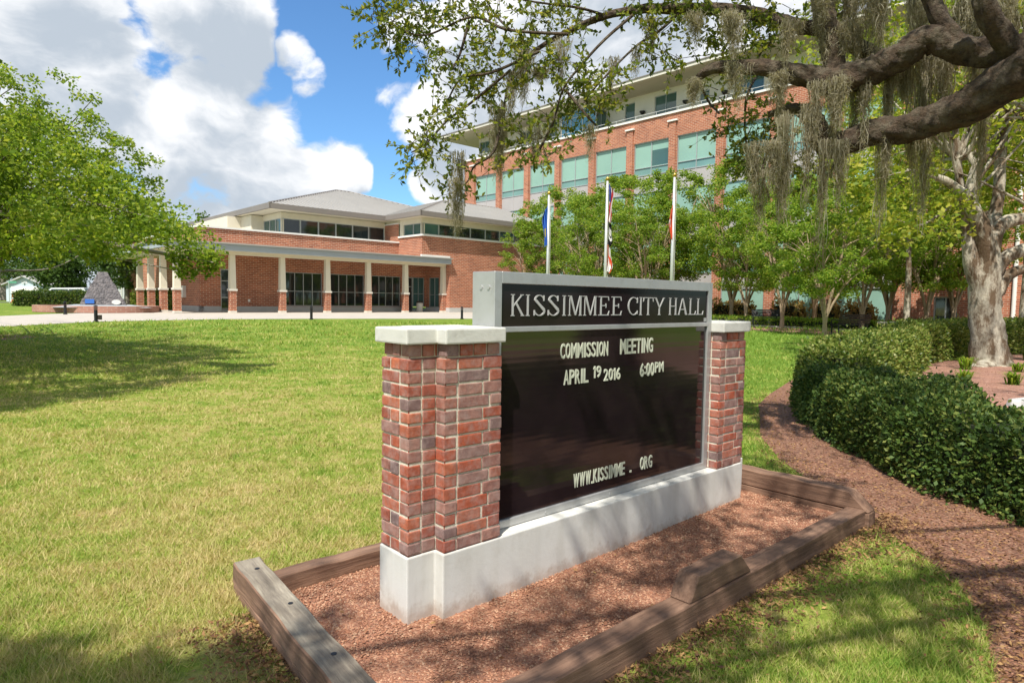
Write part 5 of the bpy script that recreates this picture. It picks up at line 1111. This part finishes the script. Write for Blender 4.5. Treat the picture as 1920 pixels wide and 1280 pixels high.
flag('limp blue flag with gold device on the left pole', x1_, 33.9, 4.15, 6.15, .32, -1, lambda u, v: 1 if .45 < u < .62 and .5 < v < .75 else 0, ['sky', 'gold'], 1)
flag('limp red and white striped flag at the top of the middle pole', x2_, 30.4, 5.0, 6.75, .30, 1, lambda u, v: 2 if (v < .42 and u < .55) else (0 if int((u * 5 + v * 4.2)) % 2 == 0 else 1), ['red', 'white', 'blue'], 2)
flag('black flag with white emblem hanging mid height on the middle pole', x2_, 30.4, 3.95, 5.05, .30, 1, lambda u, v: 1 if .12 < (u - .5) ** 2 * 3.2 + (v - .5) ** 2 * 4 < .36 or (u - .5) ** 2 + (v - .45) ** 2 < .02 else 0, ['black', 'white'], 3)
flag('limp white flag with red diagonal bars lowest on the middle pole', x2_, 30.4, 2.7, 3.95, .28, 1, lambda u, v: 0 if abs(u - v) < .17 or u + .3 * v < .38 else 1, ['orange', 'white'], 4)
flag('limp red orange flag on the right pole', x3_, 29.2, 4.2, 5.65, .15, -1, lambda u, v: 1 if .5 < u < .8 and .35 < v < .6 else 0, ['orange', 'white'], 5)

# ------------------------------------------------------------------ street furniture and far left objects
GBo = 'bollard lights along the walk'
def bollard(label, x, y, box=False):
    t = thing('bollard_light', label, 'bollard', (x, y, g(y) + .008), .4, GBo); k = MB(); k.lathe(0, 0, [(.11, 0), (.11, .04), (.075, .06), (.075, .56)], 14); k.build('post', M['lamp_dark'], t, smooth=False)
    k = MB(); 
    for i in range(3): k.lathe(0, 0, [(.075, .57 + i * .045), (.095, .585 + i * .045), (.06, .605 + i * .045)], 14)
    k.lathe(0, 0, [(.09, .71), (.09, .74), (.03, .77)], 14); k.build('louvre_head', M['lamp_dark'], t)
    if box: MB().box(.08, .24, -.07, .07, .1, .32).build('outlet_box', M['bronze'], t, .01)
bollard('black bollard light with a side box at the lawn edge, nearest on the left', -19.4, 30.0, True); bollard('black bollard light in front of the brick ring of the pyramid', -26.3, 37.9); bollard('black bollard light at the lawn edge before the porch windows', -11.2, 35.9); bollard('black bollard light just left of the sign cabinet', -3.1, 39.6)

def pyramid():
    t = thing('stone_pyramid', 'stepped dark grey stone pyramid monument on a pale slab', 'monument', (-27.4, 43.2, g(43.2) + .35), .56); mstone = stones_mat('dark rough stone', 8, [(.07, .066, .07), (.12, .112, .115), (.16, .145, .145), (.09, .084, .088)], 1., .05)
    def fr(mb, a, b, z0, z1, m=0): mb.prism([(-a, -a), (a, -a), (a, a), (-a, a)], z0, z1, m, [(-b, -b), (b, -b), (b, b), (-b, b)])
    k = MB(); fr(k, 1.30, 1.14, .12, .55); k.build('pyramid_base', mstone, t, .02); k = MB(); fr(k, 1.08, .66, .55, 1.55); k.build('pyramid_body', mstone, t, .02); k = MB(); fr(k, .60, .26, 1.55, 2.3); k.build('pyramid_top', mstone, t, .02)
    k = MB(); fr(k, 2.7, 1.6, -.02, .125); k.build('pale_slab', mat('grey slab', (.33, .35, .36), .6, .08, 2), t, .01)
    k = MB(); k.prism_y([(-1.0, .22), (-.5, .22), (-.5, .50), (-1.0, .50)], -1.32, -1.2); k.build('blue_plaque', mat('blue plaque', (.05, .17, .55), .5), t)
    k = MB(); k.prism_y([(.72 + .26 * math.cos(a), .32 + .16 * math.sin(a)) for a in np.linspace(0, 6.283, 17)[:-1]], -1.34, -1.2); k.build('oval_plaque', M['white_trim'], t)
    ring = MB(); n = 40
    for i in range(n):
        a, b = i * 6.283 / n, (i + 1) * 6.283 / n; P = [(r * math.cos(c), r * .8 * math.sin(c)) for r, c in ((3.8, a), (3.8, b), (3.45, b), (3.45, a))]; ring.prism(P[::-1] if 0 else P, 0, .42)
    o = ring.build('brick_ring_wall', wall_brick('pink brick pavers', (.40, .20, .15), (.34, .16, .12), (.42, .30, .24)), None); o.location = (-27.8, 43.2, g(43.2)); tag(o, 'low curved pinkish brick wall round the pyramid', 'wall')
    d = MB(); d.prism([(3.47 * math.cos(a), 2.77 * math.sin(a)) for a in np.linspace(0, 6.283, 41)[:-1]], .02, .34); o = d.build('brick_paving', M['mulch_red'], None); o.location = (-27.8, 43.2, g(43.2)); tag(o, kind='structure')
pyramid()

def van():
    wm = mat('white car paint', (.72, .73, .74), .25, .03, 2); gm = glass('car window', (.03, .05, .055), .04, .8); rub = mat('rubber', (.02, .02, .02), .8); chm = mat('wheel metal', (.4, .4, .4), .35, metal=.8)
    t = thing('parked_van', 'white van parked behind the dark hedge on the left', 'van', (-45.3, 65, g(65)), R_(200)); b = MB()
    b.prism_y([(-2.3, .35), (2.2, .35), (2.3, .6), (2.25, .95), (1.35, 1.12), (.75, 1.72), (-2.05, 1.8), (-2.32, 1.1)], -.9, .9); b.build('body', wm, t, .06, seg=2)
    for s in (-1, 1):
        k = MB(); y0, y1 = sorted((s * .905, s * .885)); k.prism_y([(-1.95, 1.15), (-.75, 1.15), (-.75, 1.62), (-1.85, 1.64)], y0, y1); k.prism_y([(-.68, 1.15), (1.1, 1.15), (.68, 1.6), (-.68, 1.62)], y0, y1); k.build('side_window', gm, t)
        MB().box(2.22, 2.32, s * .55 - .16, s * .55 + .16, .72, .88).build('headlight', M['white_trim'], t)
        for x in (-1.45, 1.45):
            w = MB(); w.tube([(x, s * .72, .34), (x, s * .92, .34)], [.34, .34], 18); wo = w.build('wheel', rub, t); MB().tube([(x, s * .9, .34), (x, s * .935, .34)], [.2, .19], 14).build('rim', chm, wo)
    k = MB(); k.add([(1.38, -.75, 1.14), (1.38, .75, 1.14), (.80, .7, 1.70), (.80, -.7, 1.70)], [(0, 1, 2, 3)]); k.add([(1.40, -.75, 1.14), (1.40, .75, 1.14), (.82, .7, 1.70), (.82, -.7, 1.70)], [(0, 1, 2, 3)]); k.build('windscreen', gm, t)
    MB().box(-2.34, -2.27, -.7, .7, 1.2, 1.62).build('rear_window', gm, t)
van()
def gable_house(name, label, x, y, rot, L_, W_, hw, hr, wallm, roofm, wins, door):
    t = thing(name, label, 'building', (x, y, g(y)), rot); b = MB(); b.prism_y([(-W_ / 2, 0), (W_ / 2, 0), (W_ / 2, hw), (0, hr - .05), (-W_ / 2, hw)], 0, L_); b.build('wall', wallm, t)
    r = MB(); o = .35; r.prism_y([(-W_ / 2 - o, hw - .1), (0, hr), (W_ / 2 + o, hw - .1), (W_ / 2 + o, hw + .05), (0, hr + .16), (-W_ / 2 - o, hw + .05)], -.4, L_ + .4); r.build('roof', roofm, t)
    for x0, x1, z0, z1 in wins: window(t, 'y', x0, x1, z0, z1, -.03, -1, [.5], [.5], .08, .1, 'darkglass', 'white_trim')
    if door: MB().box(door[0], door[1], -.06, .02, 0, door[2]).build('garage_door', M['white_trim'], t)
WS = mat('white siding', (.70, .72, .74), .7, .05, 1)
gable_house('white_garage', 'small white gabled garage far beyond the lawn on the left', -66.5, 88, R_(-6), 6, 5.6, 2.3, 3.4, mat('pale blue grey siding', (.50, .58, .62), .8, .05, 1), M['plinthgrey'], [(-.4, .4, 2.45, 2.9)], (-2.0, 2.0, 2.05))
gable_house('white_house', 'white house with a grey roof behind the pyramid', -41.0, 72, R_(32), 10, 7.5, 2.5, 3.9, WS, M['roofmetal'], [(-3.2, -2.2, .9, 2.1), (-.6, .6, .9, 2.1), (2.2, 3.2, .9, 2.1)], None)
for x, y, lab in ((-61.8, 80, 'orange and white traffic barrel left of the white garage'), (-57.2, 80, 'orange and white traffic barrel in front of the white garage')):
    k = MB(); k.lathe(0, 0, [(.36, 0), (.36, .1), (.29, .1), (.29, .35)], 14, 0); k.lathe(0, 0, [(.285, .352), (.27, .6)], 14, 1); k.lathe(0, 0, [(.265, .602), (.25, .85)], 14, 0); k.lathe(0, 0, [(.25, .852), (.22, 1.08)], 14, 0)
    o = k.build('traffic_barrel', [mat('safety orange', (.75, .16, .02), .6), M['white_trim']], None); o.location = (x, y, g(y)); tag(o, lab, 'barrel', 'traffic barrels on the far lawn')
t = thing('street_sign', 'thin pole with a small green street name blade far left', 'sign', (-58.5, 75, g(75))); MB().cyl(0, 0, 0, 2.6, .04).build('post', M['pole'], t); MB().box(-.1, .9, -.02, .02, 2.3, 2.55).build('sign_blade', mat('green sign', (.10, .30, .20), .5), t)

def bench(label, x, y, rot):
    t = thing('park_bench', label, 'bench', (x, y, g(y) + .012), rot, 'dark metal park benches'); L_ = 1.6
    k = MB(); [k.box(-L_ / 2, L_ / 2, -.22 + i * .095, -.15 + i * .095, .43, .455) for i in range(5)]; k.build('seat', M['lamp_dark'], t)
    k = MB(); [k.add([(-L_ / 2, .27 + z * .25, .5 + z), (L_ / 2, .27 + z * .25, .5 + z), (L_ / 2, .29 + z * .25, .57 + z), (-L_ / 2, .29 + z * .25, .57 + z), (-L_ / 2, .29 + z * .25, .5 + z), (L_ / 2, .29 + z * .25, .5 + z), (L_ / 2, .31 + z * .25, .57 + z), (-L_ / 2, .31 + z * .25, .57 + z)], [(0, 1, 2, 3), (4, 7, 6, 5), (0, 4, 5, 1), (3, 2, 6, 7), (0, 3, 7, 4), (1, 5, 6, 2)]) for z in (0, .085, .17, .255, .34)]; k.build('backrest', M['lamp_dark'], t)
    for s in (-1, 1):
        for yy in (-.2, .24): MB().tube([(s * .72, yy, 0), (s * .72, yy * .9, .44)], [.03, .025], 6).build('leg', M['lamp_dark'], t)
        MB().tube([(s * .74, -.22, .44), (s * .74, -.2, .64), (s * .74, .1, .66), (s * .74, .32, .62)], [.022] * 4, 6).build('armrest', M['lamp_dark'], t)
bench('dark metal bench in the mulch right of the sign, seen from behind', 14.75, 28.2, R_(42.8 + 150)); bench('dark metal bench partly hidden behind the right sign pillar', 14.3, 36.2, R_(42.8 - 60))
t = thing('concrete_bench', 'pale concrete slab bench behind the hedge left of the thin stems', 'bench', (18.6, 31.2, g(31.2) + .012), R_(-8), None); MB().box(-.8, .8, -.22, .22, .38, .50).build('slab_seat', M['trim'], t, .015)
for s in (-1, 1): MB().prism_x([(-.16, 0), (.16, 0), (.13, .38), (-.13, .38)], s * .55 - .07, s * .55 + .07).build('leg', M['trim'], t)
for x, y, lab in ((7.9 * 0 + 15.55, 2.1, 'grey bin against the porch wall left of the entrance'), (16.75, 1.5, 'tan bin beside the entrance door between the last columns')):
    w = np.array(O1[:2]) + FX * x + FY * y; k = thing('litter_bin', lab, 'bin', (w[0], w[1], g(45) + .008), FR, 'bins on the porch')
    MB().lathe(0, 0, [(.26, 0), (.28, .05), (.29, .78), (.26, .8)], 14).build('bin_body', M['trim'] if x > 16 else M['plinthgrey'], k); MB().lathe(0, 0, [(.3, .80), (.27, .93), (.12, .98), (.11, .95)], 14).build('bin_lid', M['bronze'], k)
t = thing('metal_railing', 'black metal railing in front of the brick wing at the right edge', 'railing', (24.3, 30.8, g(30.8)), R_(-20)); 
k = MB(); k.tube([(0, 0, 1.05), (6, 0, 1.05)], [.03, .03], 6); k.tube([(0, 0, .2), (6, 0, .2)], [.02, .02], 6); k.build('rail', M['lamp_dark'], t)
for i in range(41): MB().cyl(i * .15, 0, .2, 1.05, .011, seg=5).build('baluster', M['lamp_dark'], t)
for i in range(4): MB().cyl(i * 2, 0, 0, 1.1, .035, seg=8).build('post', M['lamp_dark'], t)
bpy.context.view_layer.update()
